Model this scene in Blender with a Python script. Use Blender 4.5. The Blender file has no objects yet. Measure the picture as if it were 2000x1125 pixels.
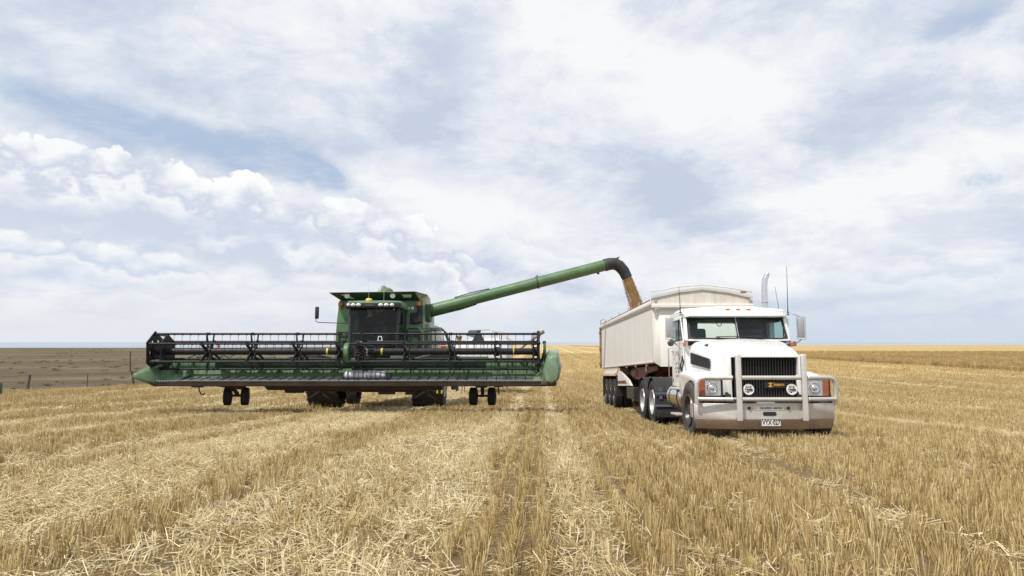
import bpy, bmesh, math, random
import numpy as np
from mathutils import Vector, Matrix, Euler
random.seed(7)
R = math.radians
scene = bpy.context.scene
COL = scene.collection

# ------------------------------------------------------------------ camera
HC = 1.38
cam_data = bpy.data.cameras.new('camera')
cam_data.sensor_width = 36.0
cam_data.lens = 1444 / 2000 * 36.0
cam_data.clip_end = 60000
cam = bpy.data.objects.new('camera', cam_data)
cam.location = (0, 0, HC)
cam.rotation_euler = (R(90) + math.atan(104.5 / 1444), 0, 0)
COL.objects.link(cam)
scene.camera = cam
scene.render.resolution_x, scene.render.resolution_y = 1024, 576
scene.view_settings.view_transform = 'Standard'
scene.view_settings.look = 'None'
scene.view_settings.gamma = 1.0
scene.view_settings.exposure = 0.0
scene.cycles.max_bounces = 8
scene.cycles.transparent_max_bounces = 16

SUN_AZ, SUN_EL = R(-136), R(57)        # clockwise from +Y, above the horizon
sun_data = bpy.data.lights.new('sun', 'SUN')
sun_data.energy = 3.7
sun_data.angle = R(3.0)
sun_data.color = (1.0, 0.95, 0.87)
sun = bpy.data.objects.new('sun', sun_data)
sdir = Vector((math.sin(SUN_AZ) * math.cos(SUN_EL), math.cos(SUN_AZ) * math.cos(SUN_EL), math.sin(SUN_EL)))
sun.rotation_euler = sdir.to_track_quat('Z', 'Y').to_euler()
sun.location = sdir * 100
COL.objects.link(sun)


# ------------------------------------------------------------------ node helper
class NT:
    def __init__(s, tree):
        s.t = tree
        s.n = tree.nodes
        s.l = tree.links
        s.n.clear()

    def node(s, typ, **kw):
        nd = s.n.new(typ)
        for k, v in kw.items():
            setattr(nd, k, v)
        return nd

    def put(s, sock, v):
        if isinstance(v, bpy.types.NodeSocket):
            s.l.new(v, sock)
        elif v is not None:
            if sock.type == 'RGBA' and len(v) == 3:
                v = (*v, 1)
            sock.default_value = v

    def m(s, op, a, b=None, c=None, clamp=False):
        nd = s.node('ShaderNodeMath', operation=op, use_clamp=clamp)
        s.put(nd.inputs[0], a)
        if b is not None: s.put(nd.inputs[1], b)
        if c is not None: s.put(nd.inputs[2], c)
        return nd.outputs[0]

    def vm(s, op, a, b=None):
        nd = s.node('ShaderNodeVectorMath', operation=op)
        s.put(nd.inputs[0], a)
        if b is not None: s.put(nd.inputs[3 if op == 'SCALE' else 1], b)
        return nd.outputs['Value'] if op in ('LENGTH', 'DOT_PRODUCT') else nd.outputs[0]

    def mix(s, f, a, b, blend='MIX'):
        nd = s.node('ShaderNodeMix', data_type='RGBA', blend_type=blend)
        s.put(nd.inputs[0], f)
        s.put(nd.inputs[6], a)
        s.put(nd.inputs[7], b)
        return nd.outputs[2]

    def ss(s, v, lo, hi, a=0.0, b=1.0):
        nd = s.node('ShaderNodeMapRange', interpolation_type='SMOOTHSTEP')
        for i, q in enumerate((v, lo, hi, a, b)): s.put(nd.inputs[i], q)
        return nd.outputs[0]

    def noise(s, vec, scale, detail=4, rough=.5, dist=0., w=None):
        nd = s.node('ShaderNodeTexNoise')
        if w is not None:
            nd.noise_dimensions = '4D'
            nd.inputs['W'].default_value = w
        if vec is not None: s.put(nd.inputs['Vector'], vec)
        nd.inputs['Scale'].default_value = scale
        nd.inputs['Detail'].default_value = detail
        nd.inputs['Roughness'].default_value = rough
        nd.inputs['Distortion'].default_value = dist
        return nd.outputs[0]

    def xyz(s, x, y, z=0.0):
        nd = s.node('ShaderNodeCombineXYZ')
        s.put(nd.inputs[0], x); s.put(nd.inputs[1], y); s.put(nd.inputs[2], z)
        return nd.outputs[0]

    def sep(s, v):
        nd = s.node('ShaderNodeSeparateXYZ')
        s.put(nd.inputs[0], v)
        return nd.outputs

    def ramp(s, f, stops):
        nd = s.node('ShaderNodeValToRGB')
        e = nd.color_ramp.elements
        while len(e) > 1: e.remove(e[-1])
        e[0].position, e[0].color = stops[0][0], (*stops[0][1], 1)
        for p, c in stops[1:]:
            q = e.new(p); q.color = (*c, 1)
        s.put(nd.inputs[0], f)
        return nd.outputs[0]


# ------------------------------------------------------------------ sky
def srgb(r, g, b):
    f = lambda c: (c / 255 / 12.92) if c <= 10 else ((c / 255 + .055) / 1.055) ** 2.4
    return (f(r), f(g), f(b))


def azel(px, py):
    """direction (azimuth, elevation in degrees) of a bearing measured in the photograph"""
    dx, dz = (px - 1000) / 1444, (667 - py) / 1444
    return math.degrees(math.atan(dx)), math.degrees(math.atan(dz / math.hypot(1, dx)))


def build_sky():
    w = bpy.data.worlds.new('World')
    scene.world = w
    w.use_nodes = True
    w.cycles.sampling_method = 'MANUAL'
    w.cycles.sample_map_resolution = 128
    t = NT(w.node_tree)
    tc = t.node('ShaderNodeTexCoord')
    d = tc.outputs['Generated']
    x, y, z = t.sep(d)
    deg = 180 / math.pi
    az = t.m('MULTIPLY', t.m('ARCTAN2', x, y), deg)
    el = t.m('MULTIPLY', t.m('ARCSINE', z), deg)
    zp = t.m('ADD', t.m('MAXIMUM', z, 0.0), 0.16)
    plane = t.xyz(t.m('DIVIDE', x, zp), t.m('DIVIDE', y, zp), 0.0)      # a flat cloud deck seen in perspective
    sky = t.node('ShaderNodeTexSky', sky_type='NISHITA')
    sky.sun_disc = False
    sky.sun_elevation, sky.sun_rotation = SUN_EL, SUN_AZ
    sky.air_density, sky.dust_density, sky.ozone_density = 1.0, 1.5, 1.0
    K = 10.0

    def col(r, g, b):
        c = srgb(r, g, b)
        return tuple(v * K for v in c)

    # wobble for every soft shape
    nw = t.noise(d, 5.0, 6, .58, w=1.3)
    nw2 = t.noise(d, 4.0, 6, .58, w=7.7)
    azw = t.m('ADD', az, t.m('MULTIPLY', t.m('SUBTRACT', nw, .5), 18))
    elw = t.m('ADD', el, t.m('MULTIPLY', t.m('SUBTRACT', nw2, .5), 7.5))

    def blob(px, py, rx, ry, rot=0.0, lo=1.0, hi=0.0, warped=True):
        a0, e0 = azel(px, py)
        ra, re = math.degrees(math.atan(rx / 1444)), math.degrees(math.atan(ry / 1444))
        da = t.m('SUBTRACT', azw if warped else az, a0)
        de = t.m('SUBTRACT', elw if warped else el, e0)
        c, s_ = math.cos(R(rot)), math.sin(R(rot))
        u = t.m('ADD', t.m('MULTIPLY', da, c / ra), t.m('MULTIPLY', de, s_ / ra))
        v = t.m('ADD', t.m('MULTIPLY', da, -s_ / re), t.m('MULTIPLY', de, c / re))
        r = t.m('SQRT', t.m('ADD', t.m('MULTIPLY', u, u), t.m('MULTIPLY', v, v)))
        return t.ss(r, lo, hi)

    def total(lst):
        o = lst[0]
        for q in lst[1:]: o = t.m('ADD', o, q)
        return t.m('MINIMUM', o, 1.0)

    # high sheet
    n1 = t.noise(plane, 1.15, 10, .61, .35, w=3.1)
    n2 = t.noise(t.xyz(x, y, t.m('MULTIPLY', z, 1.9)), 6.5, 10, .66, .3, w=9.4)
    tex = t.m('ADD', t.m('MULTIPLY', n1, .48), t.m('MULTIPLY', n2, .52))
    grey = total([blob(800, 235, 420, 120, -8), blob(1270, 400, 300, 150, -38), blob(240, 130, 260, 75, 4),
                  t.m('MULTIPLY', blob(1660, 590, 560, 70, 0), .7), t.m('MULTIPLY', blob(1700, 180, 170, 90, 0), .55),
                  t.m('MULTIPLY', blob(1000, 560, 420, 70, -6), .5), t.m('MULTIPLY', blob(1450, 40, 220, 60), .5)])
    white = total([blob(330, 215, 190, 24, -8), blob(1080, 60, 240, 130, 20), blob(620, 230, 300, 45, -12), blob(880, 360, 220, 80, -18),
                   blob(1750, 420, 480, 190, 0), blob(1500, 150, 380, 90, 8)])
    lum = t.m('ADD', t.ss(tex, .37, .62), t.m('MULTIPLY', t.m('SUBTRACT', white, grey), .42), clamp=True)
    sheet = t.ramp(lum, [(0.0, col(199, 209, 228)), (.33, col(216, 223, 236)), (.62, col(232, 236, 243)), (1.0, col(248, 249, 250))])
    # clear gaps
    gap = total([blob(430, 285, 340, 58, -13, 1.0, .3), blob(640, 352, 190, 34, -8, 1.0, .2), blob(130, 215, 190, 50, -12, 1.0, .2),
                 t.m('MULTIPLY', blob(560, 505, 300, 32, -4, 1.0, .2), .55), t.m('MULTIPLY', blob(20, 480, 220, 40, 0), .3)])
    holes = t.m('MULTIPLY', total([blob(1530, 290, 70, 40), blob(1490, 355, 60, 28), blob(1900, 40, 150, 45), blob(1930, 345, 90, 25)]),
                t.ss(n2, .53, .40))
    n3 = t.noise(plane, 7.5, 8, .62, .3, w=2.2)
    clear = t.m('ADD', t.m('MULTIPLY', gap, t.ss(n3, .68, .42, .6, 1.0)), t.m('MULTIPLY', holes, .75), clamp=True)
    blue = t.mix(.62, t.vm('SCALE', sky.outputs[0], 1.0), col(192, 213, 241))
    base = t.mix(t.m('MULTIPLY', clear, .85), sheet, blue)

    # cumulus banks: lumpy upper edge, bright rim, grey body
    def bank(cur, pts, thick, lump, seed, bright, body, rim, soft=.5, amount=1.0):
        aa = [azel(*p) for p in pts]
        fc = t.node('ShaderNodeFloatCurve')
        cv = fc.mapping.curves[0]
        a_lo, a_hi = aa[0][0], aa[-1][0]
        e_hi = 20.0
        for i, (a, e) in enumerate(aa):
            px_, py_ = (a - a_lo) / (a_hi - a_lo), max(0, e / e_hi)
            if i == 0: cv.points[0].location = (0, py_)
            elif i == len(aa) - 1: cv.points[1].location = (1, py_)
            else: cv.points.new(px_, py_)
        fc.mapping.update()
        t.put(fc.inputs['Value'], t.m('DIVIDE', t.m('SUBTRACT', az, a_lo), a_hi - a_lo, clamp=True))
        top = t.m('MULTIPLY', fc.outputs[0], e_hi)
        cvec = t.xyz(t.m('MULTIPLY_ADD', az, .10, seed), t.m('MULTIPLY', el, .14), seed)
        wv = t.node('ShaderNodeTexNoise')
        t.put(wv.inputs['Vector'], cvec)
        wv.inputs['Scale'].default_value = 3.0
        wv.inputs['Detail'].default_value = 5
        wc = t.vm('ADD', cvec, t.vm('SCALE', t.vm('SUBTRACT', wv.outputs['Color'], (.5, .5, .5)), .28))
        v1 = t.node('ShaderNodeTexVoronoi', feature='F1', voronoi_dimensions='2D')
        t.put(v1.inputs['Vector'], wc)
        v1.inputs['Scale'].default_value = 2.6
        v1.inputs['Detail'].default_value = 3.0
        v1.inputs['Roughness'].default_value = .55
        puff = t.m('SUBTRACT', .55, v1.outputs['Distance'])
        fb = t.noise(cvec, 2.0, 9, .58)
        h = t.m('ADD', t.m('MULTIPLY', puff, lump), t.m('MULTIPLY', t.m('SUBTRACT', fb, .5), lump * 1.3))
        depth = t.m('SUBTRACT', t.m('ADD', top, h), el)              # degrees below the lumpy edge
        ends = t.m('MULTIPLY', t.ss(az, a_lo - .1, a_lo + 2.5), t.ss(az, a_hi, a_hi - 5))
        if pts[0][0] <= 0: ends = t.ss(az, a_hi, a_hi - 5)
        mask = t.m('MULTIPLY', t.ss(depth, -.03, soft), t.ss(depth, thick, thick * .62))
        mask = t.m('MULTIPLY', t.m('MULTIPLY', mask, ends), amount)
        shade = t.m('ADD', t.m('DIVIDE', depth, thick), t.m('MULTIPLY', t.m('SUBTRACT', fb, .5), -1.5))
        shade = t.m('ADD', shade, t.m('MULTIPLY', puff, -.55))
        c = t.ramp(shade, [(0.0, rim), (.22, bright), (.48, body), (.62, bright), (.95, body)])
        return t.mix(mask, cur, c)

    base = bank(base, [(-300, 235), (60, 262), (190, 262), (330, 300), (420, 338), (490, 325), (540, 365), (640, 368), (760, 395), (860, 440), (1010, 520)],
                7.4, 1.5, 0.0, col(246, 248, 250), col(210, 217, 232), col(255, 255, 255), .2, 1.0)
    base = bank(base, [(-300, 415), (0, 440), (200, 470), (400, 505), (470, 540)], 3.4, .9, 4.0,
                col(243, 245, 248), col(208, 219, 236), col(252, 252, 252), .5, .9)
    base = bank(base, [(160, 560), (330, 545), (600, 532), (760, 538), (880, 580)], 2.4, .5, 8.0,
                col(238, 241, 245), col(226, 231, 239), col(245, 247, 248), .6, .8)
    base = bank(base, [(930, 430), (1060, 455), (1170, 490), (1260, 540)], 2.6, .7, 13.0,
                col(243, 245, 248), col(222, 229, 240), col(249, 250, 250), .7, .6)
    base = bank(base, [(1560, 500), (1720, 470), (1880, 500), (2050, 480), (2300, 500)], 3.0, .8, 17.0,
                col(240, 243, 247), col(217, 226, 238), col(247, 248, 250), .7, .75)
    # grey undersides drawn across the banks
    under = total([blob(280, 425, 470, 34, -7), blob(560, 450, 330, 30, -6), t.m('MULTIPLY', blob(900, 330, 300, 50, -14), .6)])
    base = t.mix(t.m('MULTIPLY', under, t.ss(n3, .25, .6, .45, .9)), base, col(208, 216, 233))
    # pale air low down, bluer to the right
    low = t.mix(t.ss(az, -6, 22), col(227, 232, 238), col(206, 218, 232))
    base = t.mix(t.m('MULTIPLY', t.ss(el, 4.6, .2), t.m('ADD', .62, t.m('MULTIPLY', n1, .5), clamp=True)), base, low)
    # behind and below
    base = t.mix(t.ss(el, 0.0, -1.0), base, col(196, 208, 222))
    bg = t.node('ShaderNodeBackground')
    t.put(bg.inputs[0], base)
    bg.inputs[1].default_value = 0.1
    out = t.node('ShaderNodeOutputWorld')
    t.l.new(bg.outputs[0], out.inputs[0])


build_sky()


# ------------------------------------------------------------------ terrain height and frames
HP = [(-60, 1.0), (0, 1.38), (6, 1.50), (13.5, 1.76), (20, 2.06), (26, 2.36), (32, 2.62), (40, 2.88), (50, 3.05), (70, 3.15), (30000, 3.15)]
_hx, _hy = [a for a, b in HP], [b for a, b in HP]


def depth_below(y):
    """ground below the camera, smoothed over a few metres"""
    y = np.asarray(y, float)
    return sum(np.interp(y + k, _hx, _hy) for k in (-2, -1, 0, 1, 2)) / 5


def edge_y(x):
    return np.interp(x, [-400, -150, 0, 200, 400], [400, 420, 700, 640, 560])


def ground_z(x, y):
    x = np.asarray(x, float); y = np.asarray(y, float)
    h = depth_below(y)
    left = np.clip((-x - 14) / 18, 0, 1)
    h = h + .17 * left * left * (3 - 2 * left) * np.clip((y - 15) / 20, 0, 1)
    e = edge_y(x)
    f = np.clip((y - e) / 500, 0, None)
    h = h + 46 * np.clip(f, 0, 1) ** 1.25
    h = h + .02 * np.sin(x * 1.3 + .4 * y) * np.sin(y * .9 + .3 * x)
    return HC - h


class Frame:
    def __init__(s, x, y, yaw=0.0, L=4.0):
        a, b = float(depth_below(y)), float(depth_below(y + L))
        s.pitch = -math.atan((b - a) / L)
        s.loc = Vector((x, y, HC - a))
        s.rot = Euler((s.pitch, 0, -yaw), 'XYZ')
        s.mat = Matrix.Translation(s.loc) @ s.rot.to_matrix().to_4x4()

    def at(s, x, y, z): return s.mat @ Vector((x, y, z))


# ------------------------------------------------------------------ materials
MATS = {}


def new_mat(name):
    m = bpy.data.materials.new(name)
    m.use_nodes = True
    MATS[name] = m
    return m, NT(m.node_tree)


def finish(t, shader):
    o = t.node('ShaderNodeOutputMaterial')
    t.l.new(shader, o.inputs[0])


def paint(name, color, rough=.45, metal=0.0, var=.12, dust=.0, dustcol=(.42, .34, .24), bump=.0, scale=3.0, coat=0.0, spec=.5, streak=False, rv=.13):
    m, t = new_mat(name)
    tc = t.node('ShaderNodeTexCoord')
    P = tc.outputs['Object']
    n = t.noise(P, scale, 6, .6)
    nf = t.noise(P, scale * 9, 5, .65)
    c = t.mix(t.ss(n, .3, .7), tuple(v * (1 - var) for v in color), tuple(min(1, v * (1 + var)) for v in color))
    if dust:
        q = P
        if streak:
            x, y, z = t.sep(P)
            q = t.xyz(t.m('MULTIPLY', x, 6.0), t.m('MULTIPLY', y, 6.0), t.m('MULTIPLY', z, .7))
        dn = t.noise(q, 1.6, 7, .65, w=5.0)
        f = t.m('MULTIPLY', t.ss(t.m('ADD', t.m('MULTIPLY', dn, .7), t.m('MULTIPLY', nf, .3)), .38, .68), dust)
        c = t.mix(f, c, dustcol)
    b = t.node('ShaderNodeBsdfPrincipled')
    t.put(b.inputs['Base Color'], c)
    t.put(b.inputs['Roughness'], t.ss(nf, .3, .75, max(.05, rough - rv * .75), min(1, rough + rv * 1.2)))
    b.inputs['Metallic'].default_value = metal
    b.inputs['Coat Weight'].default_value = coat
    b.inputs['Specular IOR Level'].default_value = spec
    if bump:
        bn = t.node('ShaderNodeBump')
        bn.inputs['Strength'].default_value = bump
        bn.inputs['Distance'].default_value = .02
        t.put(bn.inputs['Height'], nf)
        t.put(b.inputs['Normal'], bn.outputs[0])
    finish(t, b.outputs[0])
    return m


def glass(name, tint, gloss=.12, rough=.03):
    m, t = new_mat(name)
    tr = t.node('ShaderNodeBsdfTransparent')
    tr.inputs[0].default_value = (*tint, 1)
    gl = t.node('ShaderNodeBsdfGlossy')
    gl.inputs['Roughness'].default_value = rough
    fr = t.node('ShaderNodeFresnel')
    fr.inputs[0].default_value = 1.45
    mx = t.node('ShaderNodeMixShader')
    back = t.node('ShaderNodeNewGeometry').outputs['Backfacing']
    f = t.m('ADD', fr.outputs[0], gloss - .04, clamp=True)
    t.put(mx.inputs[0], t.m('MULTIPLY', f, t.m('SUBTRACT', 1.0, back)))
    t.l.new(tr.outputs[0], mx.inputs[1])
    t.l.new(gl.outputs[0], mx.inputs[2])
    finish(t, mx.outputs[0])
    return m


def setup_materials():
    paint('green', (.064, .158, .058), .42, var=.16, dust=.5, dustcol=(.20, .245, .15), coat=.12)
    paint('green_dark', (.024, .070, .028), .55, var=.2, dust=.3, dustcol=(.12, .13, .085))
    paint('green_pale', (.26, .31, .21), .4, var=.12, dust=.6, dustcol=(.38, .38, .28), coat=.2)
    paint('divider_pale', (.15, .25, .145), .3, var=.2, dust=.75, dustcol=(.38, .43, .34), coat=.3)  # pale tones stand for sunlit sheen on the right end shield
    paint('black', (.022, .022, .025), .5, var=.25, dust=.22, dustcol=(.10, .09, .08))
    paint('reel_black', (.013, .012, .016), .5, var=.25, dust=.12, dustcol=(.07, .06, .055), spec=.3)
    paint('auger_green', (.014, .040, .020), .5, var=.25, dust=.2, dustcol=(.08, .09, .06))
    paint('rubber', (.020, .020, .021), .75, var=.25, dust=.3, dustcol=(.08, .07, .058), bump=.3, scale=5)
    paint('rubber_dusty', (.045, .043, .042), .8, var=.25, dust=.5, dustcol=(.17, .145, .115), bump=.3, scale=5)
    paint('deck_grey', (.20, .205, .21), .45, var=.2, dust=.45, dustcol=(.22, .21, .19), scale=2)
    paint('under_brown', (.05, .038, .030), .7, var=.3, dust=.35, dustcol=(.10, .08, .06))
    paint('steel_worn', (.42, .42, .46), .32, .55, var=.15, dust=.25, dustcol=(.35, .33, .33))
    paint('drum_white', (.62, .62, .70), .35, .1, var=.1, dust=.2, dustcol=(.5, .48, .48))
    paint('yellow', (.62, .52, .05), .4, var=.1, dust=.15)
    paint('white_paint', (.83, .83, .82), .28, var=.02, dust=.16, dustcol=(.68, .64, .57), coat=.3, rv=.03, scale=1.0)
    paint('cream', (.79, .77, .715), .5, var=.03, dust=.3, dustcol=(.66, .61, .51), streak=True)
    paint('cream_dirty', (.73, .69, .60), .55, var=.08, dust=.4, dustcol=(.40, .31, .21), streak=True)
    paint('rust_brown', (.28, .17, .11), .7, var=.3, dust=.4, dustcol=(.2, .14, .1))
    paint('chassis_red', (.17, .045, .032), .55, var=.25, dust=.35, dustcol=(.20, .12, .09))
    paint('alloy', (.60, .58, .54), .40, .3, var=.08, dust=.4, dustcol=(.55, .49, .41), bump=.05, scale=4)
    paint('alloy_dirty_shaded', (.40, .335, .265), .55, .25, var=.12, dust=.55, dustcol=(.31, .245, .175), bump=.05, scale=4)  # dirt brown, also darkened for the shade of a downward face
    paint('chrome', (.75, .75, .76), .16, 1.0, var=.05, dust=.12)
    paint('rim_silver', (.46, .47, .49), .4, .5, var=.1, dust=.35, dustcol=(.33, .30, .27))
    paint('rim_dark', (.06, .06, .065), .35, .6, var=.2, dust=.2)
    paint('amber', (.55, .16, .03), .25, var=.15)
    paint('amber_dusty', (.34, .095, .045), .3, var=.2, dust=.4, dustcol=(.40, .20, .12), scale=14)
    paint('lamp_lens', (.55, .57, .58), .18, .35, var=.15, scale=18)
    paint('lamp_white', (.80, .80, .80), .2, var=.04)
    paint('red', (.5, .03, .025), .35, var=.1)
    paint('sign_white', (.82, .82, .80), .5, var=.04)
    paint('ink', (.018, .018, .02), .5, var=.1)
    paint('gold_ink', (.60, .33, .03), .4, var=.1)
    paint('pink_ink', (.55, .28, .36), .5, var=.2, scale=20)
    paint('teal_ink', (.28, .52, .55), .5, var=.2)
    paint('interior', (.034, .036, .040), .8, var=.2)
    paint('seat_grey', (.11, .12, .145), .85, var=.15)
    paint('cloth_yellow', (.42, .42, .20), .8, var=.2)
    paint('bin_white', (.72, .73, .75), .4, .1, var=.05, dust=.2)
    paint('bin_grey', (.38, .38, .39), .5, .1, var=.1, dust=.2)
    paint('wood_post', (.10, .085, .075), .9, var=.35, bump=.8, scale=8)
    paint('wire', (.16, .15, .14), .5, .7, var=.1)
    paint('grain', (.44, .285, .125), .85, var=.22, bump=.5, scale=14)
    glass('glass_truck', (.84, .92, .905), .045)
    glass('glass_cab', (.66, .70, .69), .035)


setup_materials()


# ------------------------------------------------------------------ mesh builder
class MB:
    def __init__(s):
        s.b = bmesh.new()

    def box(s, c, size, rot=None, taper=None):
        x, y, z = (v / 2 for v in size)
        vs = []
        for dz in (-1, 1):
            k = taper if (taper and dz > 0) else (1, 1)
            for dx, dy in ((-1, -1), (1, -1), (1, 1), (-1, 1)):
                v = Vector((dx * x * k[0], dy * y * k[1], dz * z))
                if rot: v = Euler(rot).to_matrix() @ v
                vs.append(s.b.verts.new(v + Vector(c)))
        for f in ((3, 2, 1, 0), (4, 5, 6, 7), (0, 1, 5, 4), (1, 2, 6, 5), (2, 3, 7, 6), (3, 0, 4, 7)):
            s.b.faces.new([vs[i] for i in f])
        return s

    def loft(s, rings, caps=True, closed=True):
        rs = [[s.b.verts.new(p) for p in r] for r in rings]
        n = len(rs[0])
        for a, b in zip(rs, rs[1:]):
            for i in range(n if closed else n - 1):
                j = (i + 1) % n
                s.b.faces.new((a[i], a[j], b[j], b[i]))
        if caps and closed:
            s.b.faces.new(rs[0][::-1]); s.b.faces.new(rs[-1])
        return s

    def tube(s, pts, r, n=8, caps=True):
        pts = [Vector(p) for p in pts]
        rr = r if isinstance(r, (list, tuple)) else [r] * len(pts)
        rings = []
        ref = None
        for i, p in enumerate(pts):
            d = (pts[min(i + 1, len(pts) - 1)] - pts[max(i - 1, 0)]).normalized()
            if ref is None:
                ref = Vector((0, 0, 1)) if abs(d.z) < .9 else Vector((0, 1, 0))
            u = d.cross(ref).normalized()
            v = u.cross(d).normalized()
            ref = v
            rings.append([p + (u * math.cos(a) + v * math.sin(a)) * rr[i] for a in (2 * math.pi * k / n for k in range(n))])
        return s.loft(rings, caps)

    def cyl(s, a, b, r, n=16): return s.tube([a, b], r, n)

    def prism(s, poly, axis, lo, hi):
        """polygon in the two other axes (in x,y,z order) extruded along axis"""
        def pt(p, k):
            q = list(p); q.insert(axis, k); return Vector(q)
        return s.loft([[pt(p, lo) for p in poly], [pt(p, hi) for p in poly]])

    def lathe(s, prof, c, axis=0, n=32, close=False):
        rings = []
        for k in range(n):
            a = 2 * math.pi * k / n
            ring = []
            for (u, r) in prof:
                q = [r * math.cos(a), r * math.sin(a)]; q.insert(axis, u)
                ring.append(Vector(q) + Vector(c))
            rings.append(ring)
        rs = [[s.b.verts.new(p) for p in r] for r in rings]
        m = len(prof)
        for k in range(n):
            a, b = rs[k], rs[(k + 1) % n]
            for i in range(m if close else m - 1):
                j = (i + 1) % m
                s.b.faces.new((a[i], a[j], b[j], b[i]))
        return s

    def shell(s, grid, off):
        """rows of points made into a sheet with thickness (offset vector)"""
        off = Vector(off)
        A = [[s.b.verts.new(Vector(p)) for p in row] for row in grid]
        B = [[s.b.verts.new(Vector(p) + off) for p in row] for row in grid]
        nr, nc = len(A), len(A[0])
        for i in range(nr - 1):
            for j in range(nc - 1):
                s.b.faces.new((A[i][j], A[i][j + 1], A[i + 1][j + 1], A[i + 1][j]))
                s.b.faces.new((B[i][j], B[i + 1][j], B[i + 1][j + 1], B[i][j + 1]))
        for j in range(nc - 1):
            s.b.faces.new((A[0][j], B[0][j], B[0][j + 1], A[0][j + 1]))
            s.b.faces.new((A[-1][j], A[-1][j + 1], B[-1][j + 1], B[-1][j]))
        for i in range(nr - 1):
            s.b.faces.new((A[i][0], A[i + 1][0], B[i + 1][0], B[i][0]))
            s.b.faces.new((A[i][-1], B[i][-1], B[i + 1][-1], A[i + 1][-1]))
        return s

    def frame(s, outer, inner, off):
        """flat frame between two loops of the same count, with thickness"""
        n = len(outer); off = Vector(off)
        rings = [[Vector(p) for p in outer], [Vector(p) for p in inner],
                 [Vector(p) + off for p in inner], [Vector(p) + off for p in outer]]
        vs = [[s.b.verts.new(p) for p in r] for r in rings]
        for a in range(4):
            A, B = vs[a], vs[(a + 1) % 4]
            for i in range(n):
                j = (i + 1) % n
                s.b.faces.new((A[i], A[j], B[j], B[i]))
        return s

    def ball(s, c, r, n=12, sq=(1, 1, 1)):
        g = bmesh.ops.create_uvsphere(s.b, u_segments=n, v_segments=max(6, n // 2), radius=r)
        for v in g['verts']: v.co = Vector((v.co.x * sq[0], v.co.y * sq[1], v.co.z * sq[2])) + Vector(c)
        return s

    def move(s, mat):
        bmesh.ops.transform(s.b, matrix=mat, verts=s.b.verts)
        return s

    def build(s, name, mat, parent=None, bevel=0.0, seg=1, smooth=35):
        bmesh.ops.recalc_face_normals(s.b, faces=s.b.faces)
        if bevel:
            ed = [e for e in s.b.edges if len(e.link_faces) == 2 and e.calc_face_angle(0) > R(28)]
            try: bmesh.ops.bevel(s.b, geom=ed, offset=bevel, segments=seg, affect='EDGES', profile=.5, clamp_overlap=True)
            except Exception: pass
        me = bpy.data.meshes.new(name)
        s.b.to_mesh(me); s.b.free()
        if smooth:
            me.polygons.foreach_set('use_smooth', [True] * len(me.polygons))
            me.set_sharp_from_angle(angle=R(smooth))
        me.materials.append(MATS[mat] if isinstance(mat, str) else mat)
        o = bpy.data.objects.new(name, me)
        COL.objects.link(o)
        if parent is not None: o.parent = parent
        return o


def tag(o, label, cat=None, group=None, kind=None):
    if label: o['label'] = label
    if cat: o['category'] = cat
    if group: o['group'] = group
    if kind: o['kind'] = kind
    return o


def empty(name, parent=None, loc=(0, 0, 0), rot=None):
    o = bpy.data.objects.new(name, None)
    o.empty_display_size = .2
    o.location = loc
    if rot is not None: o.rotation_euler = rot
    if parent is not None: o.parent = parent
    COL.objects.link(o)
    return o


def copy_tree(o, parent, loc=None):
    c = o.copy()
    COL.objects.link(c)
    c.parent = parent
    if loc is not None: c.location = loc
    for ch in list(o.children): copy_tree(ch, c)
    return c


def lettering(name, body, size, mat, parent, loc, rot=(math.pi / 2, 0, 0), depth=.002, squeeze=1.0, bold=0.0, align='CENTER'):
    """letters of the built-in typeface, turned into a mesh facing -y"""
    cu = bpy.data.curves.new(name, 'FONT')
    cu.body = body; cu.size = size; cu.align_x = align; cu.align_y = 'CENTER'
    cu.extrude = depth; cu.offset = bold; cu.resolution_u = 3
    tmp = bpy.data.objects.new(name, cu)
    COL.objects.link(tmp)
    dg = bpy.context.evaluated_depsgraph_get()
    me = bpy.data.meshes.new_from_object(tmp.evaluated_get(dg))
    COL.objects.unlink(tmp); bpy.data.objects.remove(tmp)
    me.transform(Matrix.Diagonal((squeeze, 1, 1, 1)))
    me.transform(Euler(rot).to_matrix().to_4x4())
    me.materials.clear(); me.materials.append(MATS[mat])
    o = bpy.data.objects.new(name, me)
    o.location = loc; o.parent = parent
    COL.objects.link(o)
    return o


def arc(c, r, a0, a1, n):
    return [(c[0] + r * math.cos(R(a0 + (a1 - a0) * k / n)), c[1] + r * math.sin(R(a0 + (a1 - a0) * k / n))) for k in range(n + 1)]


def rrect(x0, x1, z0, z1, r, n=4):
    return (arc((x1 - r, z0 + r), r, -90, 0, n) + arc((x1 - r, z1 - r), r, 0, 90, n) +
            arc((x0 + r, z1 - r), r, 90, 180, n) + arc((x0 + r, z0 + r), r, 180, 270, n))


def tyre_profile(w, r, ri, grooves=0):
    h = w / 2
    p = [(-h * .70, ri), (-h * .92, ri + (r - ri) * .30), (-h, ri + (r - ri) * .6), (-h * .95, r - .035), (-h * .86, r - .008)]
    if grooves:
        for k in range(grooves):
            u = -h * .8 + 1.6 * h * (k + .5) / grooves
            g = h * .06
            p += [(u - g, r), (u - g * .7, r - .016), (u + g * .7, r - .016), (u + g, r)]
    else:
        p += [(0, r)]
    q = [(-a, b) for a, b in p[:5]][::-1]
    return p + q


# ------------------------------------------------------------------ ground
def boundary_x(y):
    return np.interp(y, [-60, 10, 30, 44, 47.2, 50.6, 53.5, 70, 130, 420, 1300],
                     [-40, -36, -33.5, -31.9, -30.7, -28.9, -27.2, -24, -18, -5, 20])


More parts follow.
